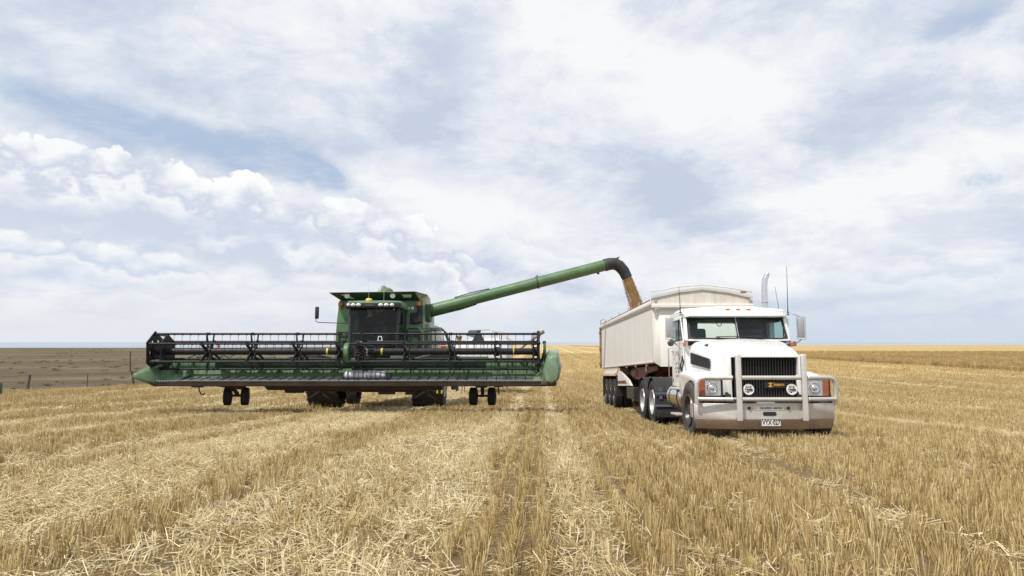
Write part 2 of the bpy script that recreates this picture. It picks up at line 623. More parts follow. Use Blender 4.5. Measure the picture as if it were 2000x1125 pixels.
def sheet(name, xs_of_y, ys, mat):
    rows = []
    for y in ys:
        xs = xs_of_y(y)
        rows.append(np.stack([xs, np.full_like(xs, y), ground_z(xs, np.full_like(xs, y))], 1))
    V = np.concatenate(rows)
    n = len(rows[0])
    F = [(i * n + j, i * n + j + 1, (i + 1) * n + j + 1, (i + 1) * n + j) for i in range(len(rows) - 1) for j in range(n - 1)]
    me = bpy.data.meshes.new(name)
    me.from_pydata(V.tolist(), [], F)
    me.polygons.foreach_set('use_smooth', [True] * len(me.polygons))
    me.materials.append(mat)
    o = bpy.data.objects.new(name, me)
    COL.objects.link(o)
    return o


# bands along the drill rows: (place across the rows, half width) in metres
SWATHS = [(-4.7, 1.0), (-.95, .30), (.36, .19), (-9.3, .42), (-12.3, .5), (-16, .5), (-20.5, .5), (-25, .5), (8.6, .34), (14.2, .3), (25.6, .55), (31.5, .4), (41.2, .5)]   # pale threshed straw
TRACKS = [(-6.75, .42), (3.08, .17), (-10.7, .25), (5.95, .15), (12.2, .2), (-14.1, .25)]       # run over, thin and brown
LEAN = .04


def ground_materials():
    m, t = new_mat('field_soil')
    geo = t.node('ShaderNodeNewGeometry')
    P = geo.outputs['Position']
    x, y, z = t.sep(P)
    xr = t.m('SUBTRACT', x, t.m('MULTIPLY', y, LEAN))
    rowv = t.xyz(t.m('MULTIPLY', xr, 1.0), t.m('MULTIPLY', y, .05), 0.0)
    nrow = t.noise(rowv, 1.1, 6, .6)
    nbig = t.noise(P, .05, 5, .55)
    nmid = t.noise(P, .9, 6, .6)
    nfine = t.noise(P, 22, 7, .75)
    litter = t.mix(t.ss(t.m('ADD', t.m('MULTIPLY', nrow, .6), t.m('MULTIPLY', nbig, .4)), .36, .64), (.40, .285, .12), (.56, .425, .20))
    pale = None
    wob = t.m('ADD', xr, t.m('MULTIPLY', t.m('SUBTRACT', t.noise(P, .35, 3, .5), .5), .5))
    for c, w in SWATHS:
        f = t.ss(t.m('ABSOLUTE', t.m('SUBTRACT', wob, c)), w * 1.3, w * .8)
        pale = f if pale is None else t.m('MAXIMUM', pale, f)
    # more windrows, out of the laid list, repeat across the far field
    far = t.ss(t.noise(t.xyz(t.m('MULTIPLY', xr, .16), t.m('MULTIPLY', y, .002), 0.0), 1.0, 5, .65, w=3.0), .56, .66)
    pale = t.m('MAXIMUM', pale, t.m('MULTIPLY', far, t.ss(y, 50, 90, 0, .7)))
    litter = t.mix(t.m('MULTIPLY', pale, .8), litter, (.70, .58, .33))
    soil = t.mix(t.ss(nmid, .3, .7), (.125, .088, .048), (.26, .188, .105))
    bare = t.m('MULTIPLY', t.ss(t.m('ADD', t.m('MULTIPLY', nfine, .6), t.m('MULTIPLY', nmid, .4)),   .34, .52), t.ss(y, 95, 35, 0, .95))
    c = t.mix(bare, litter, soil)
    c = t.mix(t.ss(nfine, .35, .75, 0, .35), c, t.vm('SCALE', c, .6))
    b = t.node('ShaderNodeBsdfPrincipled')
    t.put(b.inputs['Base Color'], c)
    b.inputs['Roughness'].default_value = .95
    b.inputs['Specular IOR Level'].default_value = .1
    bp = t.node('ShaderNodeBump')
    bp.inputs['Strength'].default_value = .8
    bp.inputs['Distance'].default_value = .05
    t.put(bp.inputs['Height'], t.m('ADD', nfine, nmid))
    t.put(b.inputs['Normal'], bp.outputs[0])
    finish(t, b.outputs[0])

    m, t = new_mat('paddock_soil')
    geo = t.node('ShaderNodeNewGeometry')
    P = geo.outputs['Position']
    x, y, z = t.sep(P)
    st = t.xyz(t.m('MULTIPLY', x, .35), y, 0.0)
    n1 = t.noise(st, .06, 7, .6, .4)
    n2 = t.noise(st, .35, 7, .66, w=2.0)
    n3 = t.noise(P, 3.0, 6, .7)
    c = t.ramp(t.m('ADD', t.m('MULTIPLY', n1, .55), t.m('MULTIPLY', n2, .45)),
               [(.30, (.080, .062, .038)), (.45, (.125, .098, .062)), (.54, (.150, .118, .074)), (.62, (.25, .21, .105)), (.72, (.13, .125, .065))])
    c = t.mix(t.ss(n3, .45, .75, 0, .5), c, (.09, .07, .05))
    b = t.node('ShaderNodeBsdfPrincipled')
    t.put(b.inputs['Base Color'], c)
    b.inputs['Roughness'].default_value = .95
    b.inputs['Specular IOR Level'].default_value = .1
    bp = t.node('ShaderNodeBump')
    bp.inputs['Strength'].default_value = 1.0
    bp.inputs['Distance'].default_value = .2
    t.put(bp.inputs['Height'], t.m('ADD', n3, n2))
    t.put(b.inputs['Normal'], bp.outputs[0])
    finish(t, b.outputs[0])

    m, t = new_mat('sea_water')
    geo = t.node('ShaderNodeNewGeometry')
    x, y, z = t.sep(geo.outputs['Position'])
    n = t.noise(t.xyz(t.m('MULTIPLY', x, .0002), t.m('MULTIPLY', y, .0009), 0.0), 1.0, 4, .5)
    b = t.node('ShaderNodeBsdfPrincipled')
    t.put(b.inputs['Base Color'], t.mix(t.ss(n, .4, .6), (.22, .29, .35), (.34, .40, .44)))
    b.inputs['Roughness'].default_value = .35
    finish(t, b.outputs[0])

    for nm, cols, trl in (('straw_standing', [(0, (.27, .175, .06)), (.35, (.55, .405, .165)), (.7, (.76, .605, .305)), (1, (.88, .79, .51))], .25),
                          ('straw_lying', [(0, (.36, .25, .10)), (.35, (.64, .50, .25)), (.7, (.82, .70, .42)), (1, (.90, .83, .60))], .2),
                          ('wheat_crop', [(0, (.27, .18, .075)), (.5, (.42, .30, .13)), (1, (.56, .42, .20))], .2)):
        m, t = new_mat(nm)
        at = t.node('ShaderNodeAttribute', attribute_name='tone')
        oi = t.node('ShaderNodeObjectInfo')
        geo = t.node('ShaderNodeNewGeometry')
        px_, py_, pz_ = t.sep(geo.outputs['Position'])
        nb = t.noise(t.xyz(t.m('SUBTRACT', px_, t.m('MULTIPLY', py_, LEAN)), t.m('MULTIPLY', py_, .07), 0.0), .75, 5, .62)
        f = t.m('ADD', t.m('ADD', t.m('MULTIPLY', at.outputs['Fac'], .80), t.m('MULTIPLY', oi.outputs['Random'], .16)),
                t.m('MULTIPLY', t.m('SUBTRACT', nb, .36 if nm == 'straw_lying' else .46), .75), clamp=True)
        c = t.ramp(f, cols)
        df = t.node('ShaderNodeBsdfDiffuse'); t.put(df.inputs[0], c)
        tl = t.node('ShaderNodeBsdfTranslucent'); t.put(tl.inputs[0], c)
        gl = t.node('ShaderNodeBsdfGlossy'); gl.inputs['Roughness'].default_value = .45
        mx = t.node('ShaderNodeMixShader'); mx.inputs[0].default_value = trl
        t.l.new(df.outputs[0], mx.inputs[1]); t.l.new(tl.outputs[0], mx.inputs[2])
        m2 = t.node('ShaderNodeMixShader'); m2.inputs[0].default_value = .05
        t.l.new(mx.outputs[0], m2.inputs[1]); t.l.new(gl.outputs[0], m2.inputs[2])
        finish(t, m2.outputs[0])
    paint('scrub', (.10, .095, .055), .9, var=.4)


ground_materials()


def build_ground():
    ys = np.concatenate([np.arange(-60, 0, 6), np.arange(0, 80, 1.0), np.arange(80, 400, 10), np.arange(400, 1320, 25)])
    u = np.linspace(0, 1, 90)
    f = sheet('ground', lambda y: boundary_x(y) + (u ** 2.0) * 900, ys, MATS['field_soil'])
    tag(f, 'harvested wheat field of golden stubble and straw around the machines', 'field', kind='structure')
    p = sheet('paddock_terrain', lambda y: boundary_x(y) - ((1 - u) ** 2.0) * 900, ys, MATS['paddock_soil'])
    tag(p, 'bare brown paddock beyond the wire fence', 'paddock', kind='structure')
    me = bpy.data.meshes.new('sea')
    me.from_pydata([(-40000, 750, -42), (40000, 750, -42), (40000, 42000, -42), (-40000, 42000, -42)], [], [(0, 1, 2, 3)])
    me.materials.append(MATS['sea_water'])
    s = bpy.data.objects.new('sea', me); COL.objects.link(s)
    tag(s, 'thin pale blue strip of sea along the horizon', 'sea', kind='structure')


build_ground()


# ------------------------------------------------------------------ stubble
SRC = bpy.data.collections.new('stalk_sources')      # sources only, never linked to the scene


def stalk_mesh(name, stalks, mat):
    """stalks: (base xyz, direction xyz, length, width, tone) -> three-sided tapering straws"""
    V, F, T = [], [], []
    for b, d, L, w, tone in stalks:
        b = Vector(b); d = Vector(d).normalized()
        u = d.cross(Vector((.3, .9, .2))).normalized(); v = d.cross(u)
        a0 = random.random() * 6.28
        i = len(V)
        for k in range(3):
            a = a0 + k * 2.094
            V.append(b + (u * math.cos(a) + v * math.sin(a)) * w * .5)
        for k in range(3):
            a = a0 + k * 2.094
            V.append(b + d * L + (u * math.cos(a) + v * math.sin(a)) * w * .38)
        F += [(i, i + 1, i + 4, i + 3), (i + 1, i + 2, i + 5, i + 4), (i + 2, i, i + 3, i + 5), (i + 3, i + 4, i + 5)]
        T += [tone] * 6
    me = bpy.data.meshes.new(name)
    me.from_pydata([tuple(v) for v in V], [], F)
    at = me.attributes.new('tone', 'FLOAT', 'POINT')
    at.data.foreach_set('value', T)
    me.materials.append(MATS[mat])
    o = bpy.data.objects.new(name, me)
    SRC_NOW.objects.link(o)


def scatter(name, pts, idx, rot, scl, coll, label, cat):
    me = bpy.data.meshes.new(name)
    me.vertices.add(len(pts))
    me.vertices.foreach_set('co', np.asarray(pts, np.float32).ravel())
    for nm, ty, key, val in (('idx', 'INT', 'value', idx), ('scl', 'FLOAT_VECTOR', 'vector', scl), ('rot', 'FLOAT_VECTOR', 'vector', rot)):
        a = me.attributes.new(nm, ty, 'POINT')
        a.data.foreach_set(key, np.asarray(val, np.int32 if ty == 'INT' else np.float32).ravel())
    o = bpy.data.objects.new(name, me)
    COL.objects.link(o)
    ng = bpy.data.node_groups.new(name, 'GeometryNodeTree')
    ng.interface.new_socket('Geometry', in_out='INPUT', socket_type='NodeSocketGeometry')
    ng.interface.new_socket('Geometry', in_out='OUTPUT', socket_type='NodeSocketGeometry')
    N, L = ng.nodes, ng.links
    gi, go = N.new('NodeGroupInput'), N.new('NodeGroupOutput')
    ci = N.new('GeometryNodeCollectionInfo')
    ci.inputs['Collection'].default_value = coll
    ci.inputs['Separate Children'].default_value = True
    ci.inputs['Reset Children'].default_value = True
    ip = N.new('GeometryNodeInstanceOnPoints')

    def attr(nm, ty):
        q = N.new('GeometryNodeInputNamedAttribute'); q.data_type = ty
        q.inputs['Name'].default_value = nm
        return q.outputs[0]
    L.new(gi.outputs[0], ip.inputs['Points'])
    L.new(ci.outputs[0], ip.inputs['Instance'])
    ip.inputs['Pick Instance'].default_value = True
    L.new(attr('idx', 'INT'), ip.inputs['Instance Index'])
    L.new(attr('rot', 'FLOAT_VECTOR'), ip.inputs['Rotation'])
    L.new(attr('scl', 'FLOAT_VECTOR'), ip.inputs['Scale'])
    L.new(ip.outputs[0], go.inputs[0])
    md = o.modifiers.new('scatter', 'NODES')
    md.node_group = ng
    return tag(o, label, cat, kind='stuff')


def value_noise(x, y, sc, seed):
    """smooth random field in 0..1"""
    r = np.random.RandomState(seed)
    tab = r.rand(64, 64)
    u, v = x / sc, y / sc
    i, j = np.floor(u).astype(int), np.floor(v).astype(int)
    fu, fv = u - i, v - j
    fu, fv = fu * fu * (3 - 2 * fu), fv * fv * (3 - 2 * fv)
    g = lambda a, b: tab[a % 64, b % 64]
    return (g(i, j) * (1 - fu) * (1 - fv) + g(i + 1, j) * fu * (1 - fv) + g(i, j + 1) * (1 - fu) * fv + g(i + 1, j + 1) * fu * fv)


def build_stubble():
    global SRC_NOW
    rnd = random.Random(3)
    g = rnd.gauss
    # --- sources: 0-5 upright row tufts, 6-9 lying straw, 10-12 broken mix
    near = bpy.data.collections.new('near_stalks'); SRC_NOW = near

    def upright(n, lx, ly, hgt, w, lean):
        out = []
        lx0, ly0 = g(0, lean), g(0, lean)
        for _ in range(n):
            L = max(.05, g(hgt, hgt * .17))
            out.append(((g(0, lx), rnd.uniform(-ly, ly), -.015), (lx0 + g(0, .13), ly0 + g(0, .13), 1), L, w * rnd.uniform(.75, 1.3), rnd.random()))
        return out

    def lying(n, s, w, lift):
        out = []
        for _ in range(n):
            a = rnd.uniform(0, 6.28)
            out.append(((rnd.uniform(-s, s), rnd.uniform(-s, s), rnd.uniform(.005, lift)), (math.cos(a), math.sin(a), g(.14, .24)), rnd.uniform(.05, .19), w * rnd.uniform(.75, 1.35), rnd.random()))
        return out
    for k in range(6): stalk_mesh('tuft_%02d' % k, upright(22, .024, .10, .158, .0066, .08), 'straw_standing')
    for k in range(4): stalk_mesh('tuft_%02d' % (6 + k), lying(46, .17, .0058, .075), 'straw_lying')
    for k in range(3): stalk_mesh('tuft_%02d' % (10 + k), upright(6, .05, .12, .12, .008, .3) + lying(12, .16, .0075, .05), 'straw_standing')
    for k in range(3): stalk_mesh('tuft_%02d' % (13 + k), upright(11, .045, .12, .135, .0085, .30) + lying(9, .15, .0078, .05), 'straw_lying')
    far = bpy.data.collections.new('far_stalks'); SRC_NOW = far
    for k in range(4): stalk_mesh('patch_%02d' % k, upright(18, .12, .22, .185, .014, .08), 'straw_standing')
    for k in range(3): stalk_mesh('patch_%02d' % (4 + k), lying(26, .26, .012, .11), 'straw_lying')
    dist = bpy.data.collections.new('distant_stalks'); SRC_NOW = dist
    for k in range(4): stalk_mesh('clump_%02d' % k, upright(26, .45, .5, .19, .028, .06), 'straw_standing')
    for k in range(2): stalk_mesh('clump_%02d' % (4 + k), lying(22, .5, .03, .12), 'straw_lying')
    crop = bpy.data.collections.new('crop_stalks'); SRC_NOW = crop
    for k in range(4): stalk_mesh('ear_%02d' % k, upright(34, .35, .45, .62, .022, .06), 'wheat_crop')

    rs = np.random.RandomState(11)

    def zone(y0, y1, dx, dy, half):
        ys = np.arange(y0, y1, dy)
        out = []
        for y in ys:
            w = half(y)
            xr = np.arange(math.floor((-w - LEAN * y) / dx) * dx, w, dx)
            x = xr + LEAN * y
            out.append(np.stack([x + rs.normal(0, dx * .07, len(x)), np.full(len(x), y) + rs.uniform(-dy * .5, dy * .5, len(x))], 1))
        P = np.concatenate(out)
        return P[P[:, 0] > boundary_x(P[:, 1]) + .3]

    def pale_of(x, y):
        xr = x - LEAN * y + (value_noise(x, y, 1.7, 5) - .5) * .3 + (value_noise(x, y, .4, 6) - .5) * .14
        sw = np.zeros_like(x)
        for c, w in SWATHS: sw = np.maximum(sw, np.clip((w * 1.25 - np.abs(xr - c)) / (w * .3 + .05), 0, 1))
        tr = np.zeros_like(x)
        for c, w in TRACKS: tr = np.maximum(tr, np.clip((w * 1.25 - np.abs(xr - c)) / (w * .4 + .05), 0, 1))
        # trampled, strawy ground left of the middle
        mess = np.clip((1.0 - np.abs(xr + 2.0)) / .3, 0, 1) * np.clip((19 - y) / 6, 0, 1)
        return sw, tr, mess

    def spread(P, name, coll, n_up, n_ly, n_mx, base_scale, label):
        x, y = P[:, 0], P[:, 1]
        sw, tr, mess = pale_of(x, y)
        r = rs.rand(len(x))
        nz = value_noise(x + 40, y + 40, 2.6, 9)
        lie = np.clip(np.maximum(sw * .97, np.maximum(tr * .75, mess * (.55 + .6 * (nz > .45)))), 0, 1)
        lie = np.maximum(lie, np.where(x < -1.2, .10, .04) + .12 * (nz > .74))
        kind = np.where(r < lie, 1, 0)
        keep = np.ones(len(x), bool)
        q = rs.rand(len(x))
        bare = (np.clip(tr * .45, 0, 1) + mess * .42 * (nz > .58))
        hole = np.clip(1.4 - np.hypot((x - 3.45) / .2, (y - 9.9) / 1.8), 0, 1) * .9
        bare = np.maximum(bare, hole * 1.3)
        keep &= q > bare
        keep &= rs.rand(len(x)) > .07
        idx = np.where(kind == 1, n_up + rs.randint(0, n_ly, len(x)), rs.randint(0, n_up, len(x)))
        if n_mx:
            sel = (rs.rand(len(x)) < .08 + .3 * mess)
            idx = np.where(sel, n_up + n_ly + rs.randint(0, n_mx, len(x)), idx)
            xr = x - LEAN * y
            nar = (sw > .3) & (xr > -1.6) & (xr < 1.0) & (rs.rand(len(x)) < .62)
            nar |= (sw > .2) & (rs.rand(len(x)) < .18)
            nar |= (mess > .3) & (rs.rand(len(x)) < .42)
            idx = np.where(nar, n_up + n_ly + n_mx + rs.randint(0, 3, len(x)), idx)
        hs = base_scale * (.72 + .5 * value_noise(x, y, 1.3, 21) + rs.normal(0, .08, len(x))) * np.where(tr > .3, .75, 1) * np.where(np.hypot((x - 3.55) / .6, (y - 9.2) / 2.0) < 1, .72, 1)
        scl = np.stack([np.full(len(x), base_scale), np.full(len(x), base_scale), hs], 1)
        press = np.zeros(len(x), bool)                               # rolled flat by the wheels, under them and behind
        for cx, hw, y0 in ((3.43, .20, 13.75), (5.66, .20, 13.75), (3.55, .36, 17.4), (5.53, .36, 17.4), (-6.46, .60, 25.7), (-2.88, .60, 25.7)):
            press |= (np.abs(x - cx) < hw) & (y > y0) & (y < 60)
        hs = np.where(press, hs * .38, hs)
        scl[:, 2] = hs
        lean = value_noise(x, y, 3.3, 33) - .5
        rot = np.stack([lean * .35 + rs.normal(0, .05, len(x)), (value_noise(x, y, 2.7, 34) - .5) * .4, rs.uniform(-.5, .5, len(x)) + np.where(kind == 1, rs.uniform(0, 6.28, len(x)), math.pi * (rs.rand(len(x)) > .5))], 1)
        z = ground_z(x, y)
        pts = np.stack([x, y, z], 1)[keep]
        scatter(name, pts, idx[keep], rot[keep], scl[keep], coll, label, 'stubble')

    spread(zone(2.2, 24, .22, .14, lambda y: .78 * y + 2.5), 'stubble', near, 6, 4, 3, 1.0,
           'cut golden wheat stubble and loose straw in front of the machines')
    spread(zone(24, 62, .30, .36, lambda y: .76 * y + 3), 'stubble', far, 4, 3, 0, 1.0,
           'wheat stubble with pale straw windrows around and behind the harvester')
    spread(zone(62, 190, 1.0, .95, lambda y: .76 * y + 4), 'stubble', dist, 4, 2, 0, 1.0,
           'distant wheat stubble stretching to the horizon')

    # --- standing crop on the right
    def crop_edge(y): return 53.0 - .02 * (y - 78)
    ys = np.concatenate([np.arange(36, 120, 2.0), np.arange(120, 560, 12)])
    us = np.concatenate([[0.0, .02], np.linspace(.12, 1, 40) ** 2.2 * 420])
    V, F = [], []
    for y in ys:
        for j, u in enumerate(us):
            x = crop_edge(y) + u + .25 * math.sin(y * .7) * (u < 1)
            zz = float(ground_z(x, y))
            V.append((x, y, zz - .02 if j == 0 else zz + .50 + .04 * math.sin(x * 1.7) * math.cos(y * 1.1)))
    n = len(us)
    F = [(i * n + j, i * n + j + 1, (i + 1) * n + j + 1, (i + 1) * n + j) for i in range(len(ys) - 1) for j in range(n - 1)]
    m, t = new_mat('crop_mass')
    geo = t.node('ShaderNodeNewGeometry')
    P = geo.outputs['Position']
    x_, y_, z_ = t.sep(P)
    nn = t.m('ADD', t.m('MULTIPLY', t.noise(t.xyz(t.m('MULTIPLY', x_, .25), y_, z_), .12, 6, .6), .6), t.m('MULTIPLY', t.noise(P, 3.5, 5, .7), .4))
    b = t.node('ShaderNodeBsdfPrincipled')
    t.put(b.inputs['Base Color'], t.ramp(nn, [(.3, (.33, .235, .10)), (.5, (.46, .34, .155)), (.7, (.57, .435, .21))]))
    b.inputs['Roughness'].default_value = .95
    b.inputs['Specular IOR Level'].default_value = .05
    bp = t.node('ShaderNodeBump'); bp.inputs['Distance'].default_value = .15
    t.put(bp.inputs['Height'], nn); t.put(b.inputs['Normal'], bp.outputs[0])
    finish(t, b.outputs[0])
    me = bpy.data.meshes.new('standing_wheat')
    me.from_pydata(V, [], F); me.materials.append(m)
    o = bpy.data.objects.new('standing_wheat', me); COL.objects.link(o)
    tag(o, 'band of uncut ripe wheat beyond the stubble at the skyline', 'crop', kind='stuff')
    pts = []
    for y in np.arange(36, 200, .8):
        wmax = 60 if y < 90 else 120
        xs = crop_edge(y) + np.cumsum(rs.uniform(.5, 1.1, 140) * (1 + max(0, y - 60) / 60))
        xs = np.concatenate([[crop_edge(y) - .1, crop_edge(y) + .25], xs])
        xs = xs[xs < .74 * y + 8]
        for x in xs: pts.append((x + rs.normal(0, .1), y + rs.uniform(-.4, .4)))
    P = np.array(pts)
    k = len(P)
    scatter('wheat_stalks', np.stack([P[:, 0], P[:, 1], ground_z(P[:, 0], P[:, 1])], 1), rs.randint(0, 4, k),
            np.stack([rs.normal(0, .05, k), rs.normal(0, .05, k), rs.uniform(0, 6.28, k)], 1),
            np.stack([np.ones(k), np.ones(k), rs.uniform(.82, 1.12, k)], 1), crop, 'stalks and ears along the edge of the uncut wheat', 'crop')

    # --- low scrub dots on the paddock
    sc = bpy.data.collections.new('scrub_sources'); SRC_NOW = sc
    for k_ in range(3):
        st = [((g(0, .16), g(0, .16), 0), (g(0, .5), g(0, .5), 1), rnd.uniform(.1, .3), .03, rnd.random()) for _ in range(26)]
        stalk_mesh('scrub_%02d' % k_, st, 'scrub')
    yy = 42 + 330 * rs.rand(1100) ** 1.3
    xx = boundary_x(yy) - 1.0 - rs.rand(1100) * (yy * .5 + 12)
    sel = value_noise(xx, yy, 14, 77) > .48
    xx, yy = xx[sel], yy[sel]
    k = len(xx)
    s_ = rs.uniform(.3, .95, k)
    scatter('paddock_scrub', np.stack([xx, yy, ground_z(xx, yy)], 1), rs.randint(0, 3, k), np.stack([np.zeros(k), np.zeros(k), rs.rand(k) * 6], 1),
            np.stack([s_ * 1.5, s_ * 1.5, s_], 1), sc, 'low dark weeds dotted over the brown paddock', 'weeds')


if 1: build_stubble()


# ------------------------------------------------------------------ wheels
def make_wheel(parent, c, r, w, ri, tyre='rubber', rim='rim_silver', side=-1, grooves=4, deep=.10, bolts=10, name='wheel', dual=0.0, lugs=None):
    """wheel whose outer face looks along side*x; dual > 0 adds the inner twin tyre"""
    e = empty(name, parent, c)
    m = MB()
    m.lathe(tyre_profile(w, r, ri, grooves), (0, 0, 0), 0, 40, close=True)
    if dual: m.lathe(tyre_profile(w, r, ri, grooves), (-side * dual, 0, 0), 0, 40, close=True)
    if lugs:
        n, h = lugs
        for k in range(n):
            for s in (-1, 1):
                a = 2 * math.pi * (k + (.5 if s > 0 else 0)) / n
                rings = []
                for q in range(5):
                    u = q / 4
                    aa = a + u * .42 - .1
                    x = s * w * (.03 + .47 * u)
                    rr = r - .012 - (.05 * u ** 3)
                    th = .055 / r
                    rings.append([Vector((x, math.cos(b) * q2, math.sin(b) * q2)) for b, q2 in ((aa - th, rr), (aa - th * .7, rr + h), (aa + th * .7, rr + h), (aa + th, rr))])
                m.loft(rings)
    m.build('tyre', tyre, e, smooth=30)
    o = side * w / 2
    m = MB()
    m.lathe([(o * .70, ri + .004), (o * .98, ri - .012), (o * .94, ri - .04), (o * .55 - side * deep * .2, ri - .07), (o - side * deep, ri * .55), (o - side * deep, ri * .3), (o - side * deep * .4, ri * .28), (o - side * deep * .3, 0.0)], (0, 0, 0), 0, 32)
    for k in range(bolts):
        a = 2 * math.pi * k / bolts
        p = Vector((o - side * deep, ri * .43 * math.cos(a), ri * .43 * math.sin(a)))
        m.cyl(p, p + Vector((side * .035, 0, 0)), .016, 6)
    m.build('rim', rim, e, smooth=40)
    return e


# ------------------------------------------------------------------ truck
def build_truck():
    F = Frame(4.54, 13.9, 0, 5)
    T = empty('truck', None, F.loc, F.rot)
    tag(T, 'white bonneted prime mover with an alloy bull bar, facing the viewer', 'truck')
    # bumper, three flat facets across
    xs = [(-1.26, -.50), (-.60, -.80), (.62, -.80), (1.26, -.50)]
    up = [[(x, y, z) for x, y in xs] for z in (.655, .385)]
    m = MB().shell(up, (0, .05, 0))
    for s in (-1, 1): m.box((s * 1.235, -.34, .52), (.045, .30, .262))
    m.box((0, -.60, .63), (1.2, .30, .04))
    bumper = m.build('bumper', 'alloy', T, .006)
    lo = [[(x, y, .384) for x, y in xs], [(x * .965, y + .075, .205) for x, y in xs]]  # skirt colour holds dirt and the shade of its downward face
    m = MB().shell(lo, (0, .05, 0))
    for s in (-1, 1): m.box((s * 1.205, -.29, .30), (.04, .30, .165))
    tag(m.build('skirt', 'alloy_dirty_shaded', bumper, .006), 'lower bumper skirt, brown from dirt and painted-in shade')
    # tow slot, speed sign, plate
    m = MB().prism(rrect(-.13, .11, .445, .515, .034), 1, -.806, -.79)
    m.build('tow_slot', 'ink', bumper)
    sg = MB().prism(rrect(-.285, .235, .545, .605, .008), 1, -.808, -.801).build('speed_sign', 'sign_white', bumper)
    lettering('lettering', '100 SPEED LIMITED', .052, 'ink', sg, (.015, -.810, .575), squeeze=.93, bold=.001)
    MB().lathe([(-.8115, .019), (-.8115, .015), (-.808, .015), (-.808, .019)], (-.255, 0, .575), 1, 20, True).build('ring_symbol', 'red', sg)
    for x in (-.365, .325):
        m = MB().lathe([(-.83, 0), (-.83, .022), (-.80, .03)], (x, 0, .578), 1, 8)
        m.build('tow_bolt', 'ink', bumper)
    pl = MB().prism(rrect(-.175, .175, .262, .392, .014), 1, -.832, -.826).build('number_plate', 'sign_white', T)
    MB().box((0, -.79, .32), (.2, .07, .06)).build('bracket', 'ink', pl)
    lettering('lettering', 'VYX·027', .118, 'ink', pl, (0, -.835, .329), squeeze=.72, bold=.0022)
    MB().frame([(x, -.834, z) for x, z in rrect(-.172, .172, .265, .389, .012)], [(x, -.834, z) for x, z in rrect(-.164, .164, .273, .381, .01)], (0, -.0015, 0)).build('plate_border', 'ink', pl)

    # bull bar
    m = MB()
    for x in (-.555, .595):
        m.prism([(-.90, .36), (-.845, .36), (-.845, .70), (-.835, 1.49), (-.87, 1.53), (-.90, 1.50)], 0, x - .046, x + .046)
        m.box((x, -.79, .46), (.10, .09, .12))
    for z, r in ((1.11, .038), (.735, .036)):
        m.tube([(-.50, -.865, z), (.54, -.865, z)], r, 12)
    for s in (-1, 1):
        a = [(.655, -.865), (.95, -.76), (1.10, -.705)]
        m.tube([(s * x, y, 1.11) for x, y in a] + [(s * 1.19, -.672, 1.085), (s * 1.235, -.655, 1.02), (s * 1.245, -.65, .9), (s * 1.235, -.62, .64)], .041, 12)
        m.tube([(s * .655, -.865, .735), (s * 1.0, -.745, .735), (s * 1.225, -.665, .735)], .036, 12)
    m.build('bull_bar', 'alloy', T, .006)

    # grille
    fr = [(-.64, 1.52), (.70, 1.52), (.70, .70), (-.64, .70)]
    inn = [(-.575, 1.475), (.635, 1.475), (.635, .75), (-.575, .75)]
    MB().frame([(x, -.52, z) for x, z in fr], [(x, -.53, z) for x, z in inn], (0, .16, 0)).build('grille_surround', 'white_paint', T, .012, 2)
    m = MB().box((.03, -.37, 1.11), (1.22, .02, .74))
    for k in range(24):
        x = -.55 + 1.16 * k / 23
        m.box((x, -.41, 1.11), (.016, .06, .72))
    m.box((.03, -.445, 1.115), (1.2, .03, .05))
    g = m.build('grille', 'black', T, .003)
    MB().box((.27, -.475, .975), (.50, .012, .10)).build('name_bar', 'ink', g)
    lettering('name_lettering', 'Intern', .082, 'gold_ink', g, (.19, -.486, .985), squeeze=.95, bold=.0022, align='LEFT')
    em = MB().prism([(.10, .94), (.165, .94), (.165, .965), (.135, .975), (.165, 1.0), (.165, 1.02), (.10, 1.02), (.10, .998), (.128, .985), (.10, .96)], 1, -.488, -.480)
    em.build('emblem', 'gold_ink', g)
    MB().box((.03, -.50, .66), (1.9, .06, .13)).build('valance', 'black', T)
    MB().box((.02, -.535, .665), (.33, .012, .025)).build('plate_lamp', 'rim_silver', T, .004)

    # driving lamps on the bull bar
    for x in (-.375, .385):
        e = MB().lathe([(-.74, .0), (-.745, .05), (-.79, .086), (-.835, .088), (-.842, .075), (-.846, .0)], (x, 0, .905), 1, 28).build('driving_lamp', 'ink', T)
        MB().lathe([(-.845, .066), (-.852, .090), (-.838, .097), (-.838, .066)], (x, 0, .905), 1, 28, True).build('rim_band', 'sign_white', e)
        MB().prism(rrect(x - .080, x + .080, .872, .938, .006), 1, -.852, -.8465).build('cover_band', 'sign_white', e)
        lettering('lettering', 'Hella', .066, 'ink', e, (x, -.8535, .904), squeeze=.98, bold=.0025)
        MB().prism(arc((x, .945), .030, 20, 160, 8), 1, -.851, -.8465).build('cover_mark', 'sign_white', e)
        MB().prism(rrect(x - .004, x + .05, .842, .862, .009), 1, -.851, -.8465).build('cover_mark', 'sign_white', e)
        MB().cyl((x, -.79, .76), (x, -.79, .83), .014).build('stem', 'ink', e)

    # bonnet
    rings = []
    for y, xs_, zs, zt, xb, zb in ((.95, .95, 1.79, 1.885, 1.00, 1.10), (.62, .91, 1.74, 1.84, .96, 1.08), (.25, .84, 1.66, 1.755, .90, 1.05), (-.12, .77, 1.57, 1.655, .83, 1.0), (-.30, .73, 1.525, 1.605, .78, .95), (-.355, .70, 1.49, 1.565, .75, .93)):
        half = [(xb, zb), (xb - .005, zs - .16), (xs_ + .02, zs - .05), (xs_ - .05, zs + .02), (xs_ - .17, zs + .055), (xs_ * .55, zt - .015), (xs_ * .28, zt)]
        ring = [(-x + .03, y, z) for x, z in half] + [(.03, y, zt + .006)] + [(x + .03, y, z) for x, z in half[::-1]]
        rings.append(ring)
